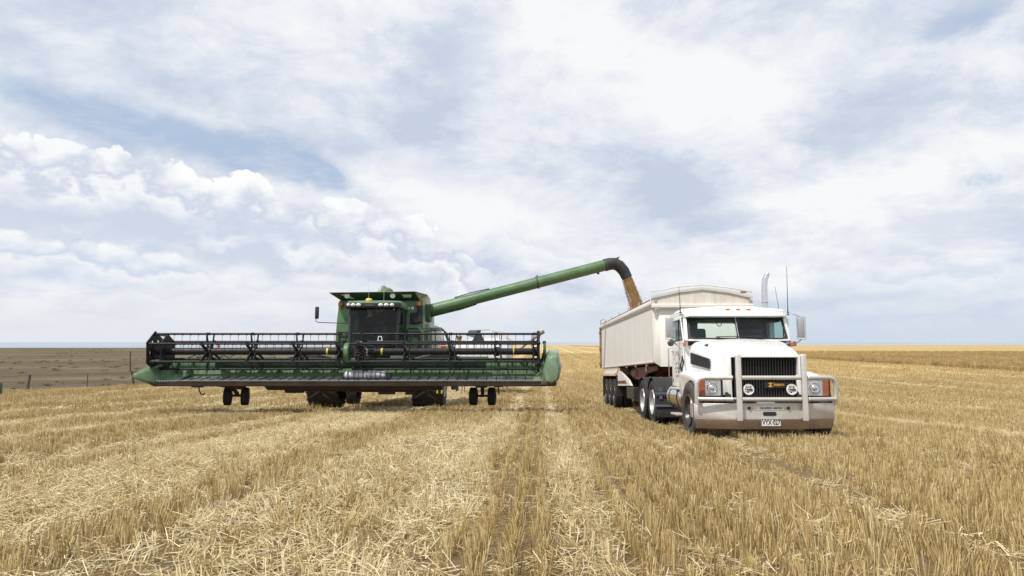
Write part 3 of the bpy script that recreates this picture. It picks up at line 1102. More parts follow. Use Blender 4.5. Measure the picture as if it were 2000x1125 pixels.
    bon = MB().loft(rings).build('bonnet', 'white_paint', T, smooth=50)
    MB().tube([(.03 + .95 * math.cos(R(a)) , .955, 1.80 + .088 * math.sin(R(a))) for a in range(0, 181, 15)], .011, 6).build('cowl_seal', 'ink', bon)
    for s in (-1, 1): MB().box((.03 + s * .80, .42, 1.735), (.05, .16, .03), (0, s * .5, 0)).build('bonnet_catch', 'ink', bon, .008)
    m = MB()
    for s in (-1, 1):
        x0 = .03
        q = [(x0 + s * .988, .82, 1.60), (x0 + s * .865, -.05, 1.46), (x0 + s * .865, -.05, 1.275), (x0 + s * .988, .82, 1.38)]
        MB().shell([[q[0], q[1]], [q[3], q[2]]], (s * .03, 0, 0)).build('side_vent', 'ink', T)

    # fenders with headlights
    for s in (-1, 1):
        poly = [(-.50, .79), (-.50, 1.10), (-.46, 1.14), (-.30, 1.18), (.05, 1.235), (.40, 1.27), (.70, 1.28), (.97, 1.27), (.97, .80), (.70, .70)]
        poly += [(.05 + .64 * math.cos(R(a)), .50 + .64 * math.sin(R(a))) for a in range(10, 150, 10)]
        rings = []
        for x, dz in ((.62, .02), (.95, .0), (1.12, -.03), (1.19, -.09)):
            rings.append([(s * x, y, z + (dz if z > 1.0 else 0)) for y, z in poly])
        f = MB().loft(rings).build('fender', 'white_paint', T, .02, 2, smooth=50)
        MB().prism([(.05 + .655 * math.cos(R(a)), .50 + .655 * math.sin(R(a))) for a in range(-5, 186, 12)] , 0, s * .60, s * .70).build('wheel_well', 'ink', f)
        xa, xb = (-1.185, -.755) if s < 0 else (.775, 1.185)
        h = MB().frame([(x, -.515, z) for x, z in rrect(xa - .015, xb + .015, .765, 1.085, .02)], [(x, -.515, z) for x, z in rrect(xa + .02, xb - .02, .785, 1.065, .02)], (0, .03, 0)).build('headlight', 'ink', T)
        MB().prism(rrect(xa + .012, xb - .012, .778, 1.072, .018), 1, -.511, -.505).build('lens', 'lamp_lens', h)
        cx = (xa + xb) / 2 + (.04 if s < 0 else -.06)
        MB().lathe([(-.530, .0), (-.527, .045), (-.519, .055), (-.519, .078), (-.532, .086), (-.519, .095), (-.511, .098)], (cx, 0, .925), 1, 24).build('reflector', 'chrome', h)
        m = MB()
        for k in range(7): m.box(((xa + xb) / 2 + (.05 if s < 0 else -.05), -.513, .80 + .042 * k), (.27, .006, .006))
        m.build('lens_ribs', 'lamp_lens', h)
        ax = (xa + .015, xa + .125) if s < 0 else (xb - .125, xb - .015)
        MB().prism(rrect(ax[0], ax[1], .782, 1.068, .012), 1, -.528, -.507).build('indicator', 'amber_dusty', h, .004)

    # cab shell
    m = MB()
    m.box((0, 1.56, 1.32), (2.14, 1.16, 1.02))                       # lower body
    m.prism([(.88, 1.835), (2.14, 1.835), (2.14, 1.86), (.88, 1.875)], 0, -1.06, 1.06)
    for s in (-1, 1):
        m.loft([[(s * 1.01, .86, 1.85), (s * 1.075, .90, 1.85), (s * 1.075, 1.0, 1.85), (s * 1.01, .95, 1.85)],
                [(s * .985, 1.08, 2.36), (s * 1.045, 1.11, 2.36), (s * 1.045, 1.2, 2.36), (s * .985, 1.17, 2.36)]])
        m.box((s * 1.045, 2.04, 2.09), (.07, .18, .52))
    ro = rrect(-1.05, 1.05, 1.84, 2.38, .05)
    ri_ = rrect(-.78, .34, 1.93, 2.27, .08)
    m.frame([(x, 2.12, z) for x, z in ro], [(x, 2.12, z) for x, z in ri_], (0, -.05, 0))
    m.build('cab', 'white_paint', T, .012, 2)
    rings = []
    for y, hw, zb, zt in ((.93, .93, 2.345, 2.40), (.99, 1.02, 2.325, 2.475), (1.12, 1.055, 2.325, 2.53), (1.4, 1.075, 2.33, 2.56), (2.0, 1.07, 2.33, 2.55), (2.15, 1.05, 2.34, 2.50)):
        rings.append([(-hw, y, zb), (-hw - .005, y, zb + (zt - zb) * .55), (-hw * .93, y, zt - .03), (-hw * .55, y, zt), (0, y, zt + .008), (hw * .55, y, zt), (hw * .93, y, zt - .03), (hw + .005, y, zb + (zt - zb) * .55), (hw, y, zb)])
    roof = MB().loft(rings).build('cab_roof', 'white_paint', T, smooth=50)
    m = MB().loft([[(-.42, 1.0, 2.46), (-.36, 1.03, 2.545), (.42, 1.03, 2.545), (.48, 1.0, 2.46)], [(-.42, 1.5, 2.54), (-.36, 1.5, 2.575), (.42, 1.5, 2.575), (.48, 1.5, 2.54)]])
    m.build('roof_pod', 'white_paint', roof, .01)
    for x in (-.165, .045, .255): MB().box((x, .99, 2.475), (.085, .05, .036)).build('marker_lamp', 'amber', roof, .008)
    for x in (-.86, .93): MB().box((x, 1.0, 2.43), (.11, .05, .036)).build('clearance_lamp', 'lamp_lens', roof, .008)
    # windscreen: two panes with a black seal and a centre bar
    def ws(x, k): return (x * (1.0 - .03 * k), .845 + .235 * k + .05 * (abs(x) / 1.0) ** 3, 1.868 + .475 * k)
    outer, inner = [], []
    for (u, v), (p, q) in zip(rrect(-1.015, 1.03, 0, 1, .13, 5), rrect(-.955, .97, .07, .90, .11, 5)):
        outer.append(ws(u, v)); inner.append(ws(p, q))
    seal = MB().frame(outer, inner, (0, .03, 0)).build('windscreen_seal', 'ink', T)
    cb = MB().loft([[(-.02, .832, 1.86), (.02, .832, 1.86), (.02, .86, 1.86), (-.02, .86, 1.86)], [(-.02, 1.062, 2.35), (.02, 1.062, 2.35), (.02, 1.09, 2.35), (-.02, 1.09, 2.35)]])
    cb.build('centre_bar', 'ink', seal)
    MB().loft([[(-.006, .824, 1.86), (.006, .824, 1.86), (.006, .834, 1.86), (-.006, .834, 1.86)], [(-.006, 1.054, 2.35), (.006, 1.054, 2.35), (.006, 1.064, 2.35), (-.006, 1.064, 2.35)]]).build('bar_strip', 'rim_silver', seal)
    for a, b in ((-.96, -.02), (.02, .975)):
        MB().shell([[Vector(ws(a + (b - a) * i / 6, v)) + Vector((0, .012, 0)) for i in range(7)] for v in (.06, .91)], (0, .006, 0)).build('windscreen', 'glass_truck', T)
    # doors with their own windows
    for s in (-1, 1):
        x = s * 1.082
        pts_o = [(.96, .93), (2.02, .93), (2.02, 2.34), (1.16, 2.34), (.97, 1.86)]
        pts_i = [(1.0, 1.84), (1.98, 1.84), (1.96, 2.29), (1.20, 2.29), (1.06, 1.93)]
        o2 = [(2.02, 1.80), (2.02, 2.34), (1.16, 2.34), (.95, 1.86), (.95, 1.80)]
        i2 = [(1.96, 1.86), (1.955, 2.29), (1.20, 2.29), (1.05, 1.93), (1.03, 1.86)]
        m = MB().prism([(.95, .93), (2.02, .93), (2.02, 1.80), (.95, 1.80)], 0, x - .012, x + .012)
        m.frame([(x - .012, y, z) for y, z in o2], [(x - .012, y, z) for y, z in i2], (.024, 0, 0))
        d = m.build('door', 'white_paint', T, .005)
        MB().box((x, 1.5, 2.075), (.006, .93, .44)).build('window', 'glass_truck', d)
        MB().box((x + s * .004, 1.36, 2.075), (.02, .022, .45)).build('vent_bar', 'ink', d)
        MB().frame([(x + s * .013, y, z) for y, z in i2], [(x + s * .013, 1.5 + (y - 1.5) * .94, 2.075 + (z - 2.075) * .92) for y, z in i2], (s * .006, 0, 0)).build('window_seal', 'ink', d)
        MB().box((x + s * .03, 1.86, 1.66), (.03, .14, .03)).build('handle', 'chrome', d, .008)
        MB().tube([(x + s * .015, 2.09, 1.1), (x + s * .07, 2.09, 1.13), (x + s * .07, 2.09, 1.72), (x + s * .015, 2.09, 1.75)], .013).build('grab_rail', 'chrome', T)
        MB().box((s * 1.075, .92, 1.775), (.05, .10, .07)).build('side_marker', 'amber', T, .01)
        if s < 0:
            xx = x - .016
            m = MB()
            for k in range(7):                                        # arched pink sign-writing, too worn to read
                a = R(160 - k * 23.3)
                c = (1.54 + .25 * math.cos(a), 1.42 + .20 * math.sin(a))
                m.box((xx, c[0], c[1]), (.004, .022, .085), (a - math.pi / 2, 0, 0))
                if k % 2: m.box((xx, c[0] + .025, c[1] + .01), (.004, .045, .016), (a - math.pi / 2, 0, 0))
            m.build('arched_lettering', 'pink_ink', d)
            m = MB()
            for k, (y, z) in enumerate(((1.42, 1.40), (1.62, 1.40), (1.38, 1.30), (1.5, 1.30), (1.66, 1.30), (1.40, 1.23), (1.62, 1.23))):
                m.box((xx, y, z), (.004, .055, .03 + .015 * (k % 3)), (.25 * (k % 2), 0, 0))
            m.build('worn_lettering', 'seat_grey', d)
            m = MB()
            for k in range(5): m.box((xx, 1.36 + .075 * k, 1.14), (.004, .04, .045))
            m.build('worn_lettering', 'pink_ink', d)
            m = MB()
            for y0, z0 in ((1.16, 1.33), (1.06, 1.26)):                # pair of crossed spanners
                m.box((xx, y0 - .02, z0 + .08), (.006, .045, .24), (.75, 0, 0))
                m.lathe([(xx - .004, .03), (xx - .004, .062), (xx + .002, .062), (xx + .002, .03)], (0, y0 + .06, z0), 0, 14, True)
                m.lathe([(xx - .004, .03), (xx - .004, .062), (xx + .002, .062), (xx + .002, .03)], (0, y0 - .11, z0 + .16), 0, 6, True)
            m.build('spanner_emblem', 'ink', d)
            MB().prism([(1.27, 1.30), (1.34, 1.32), (1.22, 1.12), (1.05, 1.03), (1.12, 1.16)], 0, xx - .001, xx + .003).build('teal_flash', 'teal_ink', d)
            MB().box((xx, 1.92, 1.05), (.004, .05, .07)).build('weight_plate', 'seat_grey', d)
    # wipers
    for x0, x1 in ((-.55, -.18), (.62, .28)):
        m = MB().tube([(x0, .83, 1.872), ((x0 + x1) / 2, .835, 1.915), (x1, .85, 1.925)], .008, 6)
        m.tube([(x1 - .28, .852, 1.918), (x1 + .22, .855, 1.93)], .009, 6)
        m.build('wiper', 'ink', T)
    # inside
    m = MB().box((0, 1.12, 1.80), (2.0, .30, .13)).box((-.6, 1.02, 1.87), (.5, .14, .06))
    dash = m.build('dashboard', 'interior', T, .02)
    MB().box((.20, 1.0, 1.878), (.32, .1, .02)).build('green_cloth', 'green', dash)
    MB().box((.52, 1.0, 1.878), (.22, .1, .022)).build('papers', 'cream', dash)
    for x in (-.62, .60):
        m = MB().box((x, 1.62, 1.55), (.5, .5, .16)).box((x, 1.90, 1.84), (.48, .13, .62), (-.12, 0, 0))
        st = m.build('seat', 'seat_grey', T, .05, 2)
        if x < 0: MB().box((x - .08, 1.93, 2.22), (.30, .11, .18)).build('head_rest', 'interior', st, .04, 2)
    m = MB().box((0, 1.55, 2.318), (1.98, 1.0, .012)).box((.67, 2.055, 2.08), (.62, .012, .42))
    m.box((0, 1.28, 2.27), (1.9, .12, .06))
    m.build('lining', 'interior', T)
    m = MB().lathe([(-.012, .205), (0, .217), (.012, .205), (0, .193)], (0, 0, 0), 1, 28, True)
    m.box((0, 0, 0), (.40, .012, .03)).cyl((0, 0, 0), (0, .25, -.0), .03)
    m.move(Matrix.Translation((.60, 1.42, 1.90)) @ Euler((R(-55), 0, 0)).to_matrix().to_4x4())
    m.build('steering_wheel', 'interior', T)
    MB().tube(arc((0, 0), .055, 180, 360, 10) and [(-.30 + .055 * math.cos(R(a)), 1.15, 2.24 + .09 * math.sin(R(a))) for a in range(180, 361, 18)], .008, 6).build('hanging_cord', 'ink', T)
    # mirrors
    for s in (-1, 1):
        cx, cy = s * 1.335, 1.05
        m = MB().box((cx, cy, 2.11), (.135, .06, .40))
        mi = m.build('mirror', 'rim_silver', T, .015, 2)
        m = MB()
        for dx in (-.088, .088):
            m.tube([(cx + dx, cy - .01, 2.33), (cx + dx, cy - .01, 1.88)], .008, 6)
        m.tube([(cx - .088, cy - .01, 2.33), (cx + .088, cy - .01, 2.33)], .008, 6)
        m.tube([(cx - .088, cy - .01, 1.88), (cx + .088, cy - .01, 1.88)], .008, 6)
        m.tube([(s * 1.045, 1.08, 2.40), (s * 1.15, 1.04, 2.40), (cx, cy, 2.335)], .011, 6)
        m.tube([(s * 1.08, 1.15, 1.68), (s * 1.16, 1.08, 1.74), (cx, cy, 1.875)], .011, 6)
        m.build('arm', 'chrome', mi)
        if s < 0:
            MB().lathe([(1.04, .0), (1.03, .06), (1.0, .066), (.99, .05), (.985, .0)], (-1.335, 0, 1.80), 1, 20).build('spot_mirror', 'rim_dark', mi)
        else:
            MB().box((1.20, 1.08, 1.79), (.06, .05, .10)).build('side_repeater', 'rust_brown', mi, .01)
        hgt = 2.96 if s < 0 else 3.38
        m = MB().tube([(s * 1.10, 1.10, 2.39), (s * 1.10, 1.10, 2.55), (s * 1.115, 1.10, hgt)], [.014, .008, .004], 6)
        m.cyl((s * 1.10, 1.10, 2.37), (s * 1.10, 1.10, 2.44), .02, 8)
        m.build('aerial', 'ink', T)
    MB().tube([(1.03, 1.4, 2.5), (.97, 1.42, 3.0)], [.006, .003], 5).build('aerial', 'ink', T)
    # exhaust
    m = MB().tube([(1.12, 2.5, .9), (1.12, 2.5, 3.10), (1.13, 2.5, 3.24), (1.16, 2.5, 3.34), (1.205, 2.51, 3.43)], [.066, .066, .065, .060, .052], 16, caps=False)
    ex = m.build('exhaust', 'chrome', T)
    for z in (2.5, 2.75): MB().cyl((1.12, 2.5, z), (1.12, 2.5, z + .025), .07).build('clamp', 'steel_worn', ex)
    # chassis, tank, steps
    m = MB()
    for s in (-1, 1): m.box((s * .42, 2.7, .72), (.09, 6.2, .26))
    for y in (.9, 2.4, 3.2, 4.45, 5.7): m.box((0, y, .72), (.8, .12, .2))
    m.box((0, 0, .5), (1.7, .12, .12)); m.box((0, 3.8, .52), (1.5, .16, .16)); m.box((0, 5.1, .52), (1.5, .16, .16))
    m.box((0, 1.0, .8), (.9, 1.4, .5))
    m.build('chassis', 'black', T)
    m = MB().lathe([(4.15, 0), (4.15, .45), (4.75, .45), (4.75, 0)], (0, 0, 0), 1, 20)
    m = MB().prism([(-.45, 4.1), (.45, 4.1), (.45, 4.8), (.15, 4.8), (0, 4.5), (-.15, 4.8), (-.45, 4.8)], 2, .95, 1.05)
    m.build('turntable', 'black', T)
    for s in (-1, 1):
        m = MB().lathe([(1.25, 0), (1.25, .24), (1.29, .28), (2.46, .28), (2.5, .24), (2.5, 0)], (s * .86, 0, .70), 1, 28)
        tk = m.build('fuel_tank', 'chrome', T)
        for y in (1.45, 2.2): MB().cyl((s * .86, y, .70), (s * .86, y + .05, .70), .287, 24).build('tank_strap', 'ink', tk)
        for z in (.88, .36): MB().box((s * 1.10, 1.50, z), (.20, .62, .045)).build('step', 'alloy', tk, .012)
    # wheels
    for s in (-1, 1):
        make_wheel(T, (s * 1.12, 0, .515), .515, .29, .30, 'rubber_dusty', 'rim_dark', s, 4, .07)
        for y in (3.8, 5.1):
            make_wheel(T, (s * 1.09, y, .515), .515, .27, .30, 'rubber', 'rim_silver', s, 4, .15, dual=.32)
        # rubber mudguards wrapped over the drive wheels
        for y in (3.8, 5.1):
            pts = [(y + .585 * math.cos(R(a)), .515 + .585 * math.sin(R(a))) for a in range(30, 175, 12)]
            if y < 4: pts += [(y - .60, .50), (y - .60, .20)]
            g = MB().shell([[(s * .56, a, b) for a, b in pts], [(s * 1.225, a, b) for a, b in pts]], (0, .012, .012)).build('mudguard', 'rubber', T)
            m = MB()
            for x in (.72, 1.0): m.tube([(s * x, a - .006, b + .010) for a, b in pts[3:12]], .012, 6)
            m.build('guard_strap', 'rim_dark', g)
            if y < 4:
                m = MB()
                for z in (.74, .46): m.box((s * .9, y - .62, z), (.70, .025, .05))
                for z in (.66, .84): m.box((s * 1.12, y - .60, z), (.07, .03, .10))
                m.build('guard_bar', 'seat_grey', g)
    return T


build_truck()


# ------------------------------------------------------------------ trailer
def build_trailer():
    F = Frame(4.72, 18.2, .013, 12)
    T = empty('tipper_trailer', None, F.loc, F.rot)
    tag(T, 'cream grain tipper trailer with peaked front coupled behind the white truck', 'trailer')
    W = 1.21
    L = 12.0
    zb = 1.49
    ztf, ztr = 2.80, 3.02
    # side walls, front and back walls, floor
    def side(s):
        return MB().shell([[(s * W, y, z) for y, z in ((.22, zb), (L, zb))], [(s * W, y, z) for y, z in ((.22, ztf), (L, ztr))]], (-s * .05, 0, 0))
    sd = None
    for s in (-1, 1):
        sd = side(s).build('side_wall', 'cream', T, .006)
        for y in (1.9, 3.6, 5.3, 7.0, 8.7, 10.4): MB().box((s * (W + .002), y, (zb + ztf) / 2 + .01 * y), (.005, .014, ztf - zb - .06 + .015 * y)).build('panel_seam', 'cream', sd)
        m = MB()
        m.shell([[(s * (W - .01), y, z) for y, z in ((.02, ztf), (L + .02, ztr))], [(s * (W + .055), y, z) for y, z in ((.02, ztf + .10), (L + .02, ztr + .09))],
                 [(s * (W + .055), y, z) for y, z in ((.02, ztf + .19), (L + .02, ztr + .17))], [(s * (W - .02), y, z) for y, z in ((.02, ztf + .235), (L + .02, ztr + .22))]], (-s * .035, 0, 0))
        rl = m.build('top_rail', 'cream', sd, .004)
        MB().tube([(s * (W - .03), -.02, ztf + .25), (s * (W - .03), L, ztr + .235)], .026, 8).build('tarp_roll', 'rust_brown', rl)
        for y in (2.2, 4.3, 6.5, 8.6, 10.6): MB().box((s * (W - .0), y, ztf + .27 + y * .018), (.03, .03, .12)).build('tarp_peg', 'rim_silver', rl)
        for y in (1.3, 3.2, 5.1, 7.0): MB().box((s * (W - .03), y, zb - .05), (.05, .1, .10)).build('bottom_bracket', 'cream_dirty', sd)
        MB().box((s * (W - .012), 6.1, zb - .012), (.06, 11.7, .045)).build('bottom_rail', 'cream_dirty', sd, .006)
    # front wall with chamfered corners
    pts = [(-W, .23), (-1.06, .0), (1.06, .0), (W, .23)]
    m = MB().shell([[(x, y, 1.36 if abs(x) < 1.1 else zb) for x, y in pts], [(x, y, 2.80) for x, y in pts]], (0, .05, 0))
    fw_ = m.build('front_wall', 'cream', T, .005)
    m = MB().box((0, -.03, 2.855), (2.52, .14, .10))
    m.build('front_ledge', 'cream', fw_, .015)
    gp = [(-1.20, 2.91), (1.20, 2.91), (1.20, 3.08), (.62, 3.215), (0, 3.29), (-.62, 3.215), (-1.20, 3.08)]
    MB().prism(gp, 1, -.04, .03).build('gable', 'cream_dirty', fw_, .004)
    m = MB()
    tp = [(-1.235, 3.095), (-.62, 3.235), (0, 3.31), (.62, 3.235), (1.235, 3.095)]
    m.shell([[(x, -.075, z - .035) for x, z in tp], [(x, -.085, z + .012) for x, z in tp], [(x, .07, z + .018) for x, z in tp]], (0, .0, -.02))
    m.build('gable_cap', 'cream', fw_)
    MB().tube([(-1.275, -.03, 2.90), (-1.275, -.03, 3.215), (-.6, -.03, 3.33), (0, -.03, 3.385), (.6, -.03, 3.32), (1.235, -.03, 3.20), (1.235, -.03, 3.08)], .017, 8).build('tarp_hoop', 'cream_dirty', fw_)
    MB().box((1.02, -.03, 3.20), (.14, .05, .05)).build('winch', 'rust_brown', fw_, .01)
    for x in (-1.16, 1.16): MB().box((x, -.055, 3.0), (.06, .03, .10)).build('hinge', 'rim_silver', fw_, .008)
    # tailgate and tall rear frame
    m = MB().box((0, L - .03, 2.25), (2.36, .05, 1.5))
    tg = m.build('tailgate', 'cream_dirty', T, .004)
    for s in (-1, 1): MB().box((s * (W + .035), L + .03, 2.30), (.09, .09, 1.66)).build('corner_post', 'rust_brown', tg, .006)
    m = MB()
    for s in (-1, 1):
        for z in (1.62, 2.25, 2.9): m.box((s * (W + .075), L + .02, z), (.05, .13, .09))
    m.build('hinge', 'rust_brown', tg, .01)
    MB().tube([(-W, L - .9, ztr + .37), (-W - .03, L, ztr + .37), (-W - .03, L + .02, ztr - .1)], .017, 8).build('tarp_hoop', 'rim_silver', tg)
    MB().tube([(W, L - .9, ztr + .37), (W + .03, L, ztr + .37), (W + .03, L + .02, ztr - .1)], .017, 8).build('tarp_hoop', 'rim_silver', tg)
    MB().box((0, 6, 1.47), (2.3, 11.7, .06)).build('floor', 'chassis_red', T)
    # load of wheat heaped inside, up to just under the rail
    ys = np.linspace(.3, L - .1, 30); xs = np.linspace(-1.12, 1.12, 9)
    g = [[(x, y, 2.45 + .35 * math.exp(-((y - 9.3) / 1.7) ** 2 - (x / .9) ** 2) + .03 * math.sin(7 * x + 3 * y)) for x in xs] for y in ys]
    wheat = MB().shell(g, (0, 0, -.1)).build('wheat_load', 'grain', None)
    wheat.location, wheat.rotation_euler = F.loc, F.rot
    tag(wheat, 'brown wheat heaped inside the cream tipper trailer', 'grain', kind='stuff')
    # chassis
    m = MB()
    for s in (-1, 1):
        m.prism([(.7, 1.44), (11.8, 1.44), (11.8, 1.18), (5.2, 1.02), (4.3, 1.02), (3.2, 1.26), (.7, 1.26)], 0, s * .46 - .05, s * .46 + .05)
    for y in (1.0, 3.0, 5.0, 7.0, 9.0, 11.0): m.box((0, y, 1.33), (.84, .12, .14))
    m.box((0, 1.3, 1.24), (1.0, 1.0, .05))
    m.prism([(.9, 1.40), (4.6, 1.40), (4.6, 1.04), (3.3, 1.04), (2.6, 1.20), (.9, 1.28)], 0, -.98, -.92)
    ch = m.build('chassis', 'chassis_red', T, .01)
    MB().box((-.99, 2.6, 1.33), (.012, .28, .13)).build('chassis_label', 'cream_dirty', ch)
    m = MB().lathe([(4.1, 0), (4.1, .15), (4.2, .215), (5.35, .215), (5.45, .15), (5.45, 0)], (-.80, 0, 1.22), 1, 24)
    m.build('air_tank', 'chassis_red', T)
    m = MB()
    for s in (-1, 1):
        m.box((s * .72, 3.6, .60), (.09, .11, .9)); m.box((s * .72, 3.6, .16), (.30, .26, .05))
    m.build('landing_leg', 'black', T, .01)
    MB().box((-.85, 4.6, .62), (.62, 1.5, .36)).build('tool_box', 'black', T, .02)
    MB().box((.85, 4.6, .62), (.62, 1.5, .36)).build('tool_box', 'black', T, .02)
    for s in (-1, 1):
        m = MB().prism([(7.50, .80), (4.3, .84), (4.9, 1.02), (6.7, 1.30), (7.55, 1.30)], 0, s * 1.10, s * 1.17)
        sk = m.build('side_skirt', 'cream', T, .01)
        MB().prism([(5.2, .90), (7.45, .88), (7.45, .97), (5.5, 1.0)], 0, s * 1.171, s * 1.176).build('skirt_stripe', 'chassis_red', sk)
        m = MB().box((s * .93, 9.55, 1.255), (.58, 4.1, .035)).prism([(7.45, 1.24), (7.6, 1.18), (11.5, 1.18), (11.6, 1.27), (7.45, 1.27)], 0, s * 1.215, s * 1.24)
        m.prism([(7.45, 1.255), (6.9, 1.44), (11.4, 1.44), (11.5, 1.28)], 0, s * 1.175, s * 1.195)
        m.build('mudguard', 'white_paint', T, .008)
        MB().box((s * .93, 7.42, .82), (.58, .03, .72)).build('mud_flap', 'rubber', T)
        MB().box((s * .93, 11.6, .75), (.58, .03, .8)).build('mud_flap', 'rubber', T)
        for y in (8.3, 9.55, 10.8):
            make_wheel(T, (s * 1.075, y, .52), .52, .27, .30, 'rubber', 'rim_dark', s, 4, .15, dual=.32)
    m = MB()
    for y in (8.3, 9.55, 10.8): m.box((0, y, .52), (1.4, .15, .15)); m.box((0, y, .8), (.9, .1, .6))
    m.build('axle', 'black', T)
    return F


TRAILER_FRAME = build_trailer()


# ------------------------------------------------------------------ combine harvester
CF = Frame(-4.67, 26, 0, 4)


def build_combine():
    T = empty('combine_harvester', None, CF.loc, CF.rot)
    tag(T, 'green combine harvester with dark cab glass and unloading auger swung out', 'combine harvester')
    # body behind the cab
    def bodyring(y, hw, zt, hb=None):
        hb = hb or hw
        return [(-hb - .20, y, 1.25), (-hb - .20, y, 2.3), (-hw - .17, y, 3.0), (-hw - .10, y, zt), (hw - .03, y, zt), (hw, y, 3.0), (hb, y, 2.3), (hb, y, 1.25)]
    m = MB().loft([bodyring(.5, 1.48, 3.86), bodyring(4.2, 1.50, 3.88)])
    body = m.build('body', 'green', T, .03, 2)
    m = MB()
    for x0, x1 in ((-1.58, -.92), (.86, 1.36)):                       # hatch outlines and ribs on the front face
        m.frame([(x0, .495, 1.75), (x1, .495, 1.75), (x1, .495, 2.62), (x0, .495, 2.62)], [(x0 + .07, .495, 1.82), (x1 - .07, .495, 1.82), (x1 - .07, .495, 2.55), (x0 + .07, .495, 2.55)], (0, -.03, 0))
        m.box(((x0 + x1) / 2, .49, 2.72), (x1 - x0 + .1, .04, .035))
    m.build('hatch_frame', 'green_dark', body, .006)
    m = MB()
    m.box((1.11, .48, 2.18), (.36, .02, .62))
    m.build('hatch', 'green', body, .012)
    m = MB()
    m.tube([(.92, .40, 1.9), (.92, .36, 2.78), (.98, .36, 2.84), (1.32, .36, 2.84), (1.38, .36, 2.78), (1.38, .40, 2.0)], .02, 8)
    m.tube([(-1.48, .40, 1.9), (-1.48, .36, 2.60), (-1.25, .36, 2.68), (-.95, .36, 2.2)], .02, 8)
    m.tube([(-1.02, .40, 2.72), (-1.02, .34, 3.22), (-.96, .34, 3.27), (-.84, .36, 3.27)], .02, 8)
    m.build('hand_rail', 'black', T)
    # black front monitor and mirrors, small square labels
    MB().box((1.17, .47, 3.21), (.32, .05, .42)).box((1.36, .42, 3.36), (.20, .06, .62)).build('side_panel', 'ink', body, .02)
    for x in (.93, 1.08): MB().box((x, .49, 3.58), (.10, .012, .10)).build('work_light', 'lamp_white', body, .01)
    for x in (-1.50, 1.31):
        m = MB().lathe([(3.66, .085), (3.74, .09), (3.80, .06), (3.82, 0)], (x, .42, 0), 2, 16).cyl((x, .42, 3.58), (x, .42, 3.665), .03)
        m.build('beacon', 'amber', T)
    # side shields further back
    for s in (-1, 1):
        m = MB().loft([[(s * 1.46, 1.3, 1.35), (s * 1.66, 1.3, 1.45), (s * 1.72, 1.3, 2.6), (s * 1.62, 1.3, 3.02), (s * 1.46, 1.3, 3.1)],
                       [(s * 1.46, 3.4, 1.3), (s * 1.78, 3.4, 1.4), (s * 1.82, 3.4, 2.6), (s * 1.74, 3.4, 3.12), (s * 1.46, 3.4, 3.2)],
                       [(s * 1.40, 6.6, 1.5), (s * 1.70, 6.6, 1.6), (s * 1.72, 6.6, 2.6), (s * 1.6, 6.6, 3.05), (s * 1.40, 6.6, 3.1)]])
        sh = m.build('side_shield', 'green_pale' if s > 0 else 'green', T, .03, 2)  # right shield paler: sunlight and dust put into its green
        MB().prism([(1.6, 2.02), (6.4, 2.02), (6.4, 2.14), (1.6, 2.14)], 0, s * 1.815, s * 1.835).build('yellow_stripe', 'yellow', sh)
        MB().box((s * 1.735, 2.2, 2.86), (.02, 1.7, .012), (0, s * -.2, 0)).build('shield_seam', 'green_dark', sh)
    MB().loft([[(-1.35, 4.2, 1.3), (1.35, 4.2, 1.3), (1.35, 4.2, 3.3), (-1.35, 4.2, 3.3)], [(-1.2, 7.3, 1.5), (1.2, 7.3, 1.5), (1.2, 7.3, 2.7), (-1.2, 7.3, 2.7)]]).build('rear_hood', 'green', T, .04, 2)
    # grain tank extension: four flared sheets
    lo = [(-1.50, .55, 3.86), (1.22, .55, 3.86), (1.22, 3.9, 3.86), (-1.50, 3.9, 3.86)]
    hi = [(-1.80, -.02, 4.08), (1.62, -.02, 4.10), (1.30, 4.3, 4.16), (-1.80, 4.3, 4.12)]
    lo2 = [(-1.50, .55, 3.86), (1.34, .55, 3.86), (1.34, 3.9, 3.86), (-1.50, 3.9, 3.86)]
    tank = None
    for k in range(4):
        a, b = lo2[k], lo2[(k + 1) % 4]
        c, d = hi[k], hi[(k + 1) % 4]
        mats = ('green_dark', 'green_pale', 'green_dark', 'green_dark')  # front flap's underside shade and right flap's sunlight painted into the greens
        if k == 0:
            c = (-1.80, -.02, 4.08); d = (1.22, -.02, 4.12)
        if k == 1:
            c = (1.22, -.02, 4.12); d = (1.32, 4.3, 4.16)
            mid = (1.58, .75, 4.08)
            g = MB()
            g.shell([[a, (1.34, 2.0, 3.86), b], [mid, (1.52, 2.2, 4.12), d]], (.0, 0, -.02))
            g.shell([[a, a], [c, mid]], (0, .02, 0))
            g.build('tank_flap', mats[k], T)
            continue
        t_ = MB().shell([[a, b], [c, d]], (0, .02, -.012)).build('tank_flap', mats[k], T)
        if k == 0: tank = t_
    m = MB().tube([(-1.81, -.03, 4.085), (1.22, -.03, 4.125), (1.59, .75, 4.085)], .012, 6)
    m.build('flap_rim', 'rust_brown', tank)
    MB().loft([[(-.62, 1.6, 4.0), (.18, 1.6, 4.0), (.18, 2.6, 4.0), (-.62, 2.6, 4.0)], [(-.30, 1.8, 4.56), (-.16, 1.8, 4.56), (-.16, 2.4, 4.56), (-.30, 2.4, 4.56)]]).box((.0, 1.8, 4.33), (.22, .3, .26), (0, .5, 0)).build('loading_auger', 'green', T, .04, 2)
    # lamps and windows set into the front flap
    def onflap(x, v): return Vector((x, .55 - .57 * v, 3.86 + .24 * v))
    for x in (-1.20, .42):
        p = onflap(x, .62)
        m = MB().lathe([(-.035, 0), (-.03, .05), (-.02, .085), (.0, .098), (.07, .07), (.08, 0)], (0, 0, 0), 1, 18)
        m.move(Matrix.Translation(p + Vector((0, -.10, -.02))))
        m.build('round_lamp', 'lamp_white', tank)
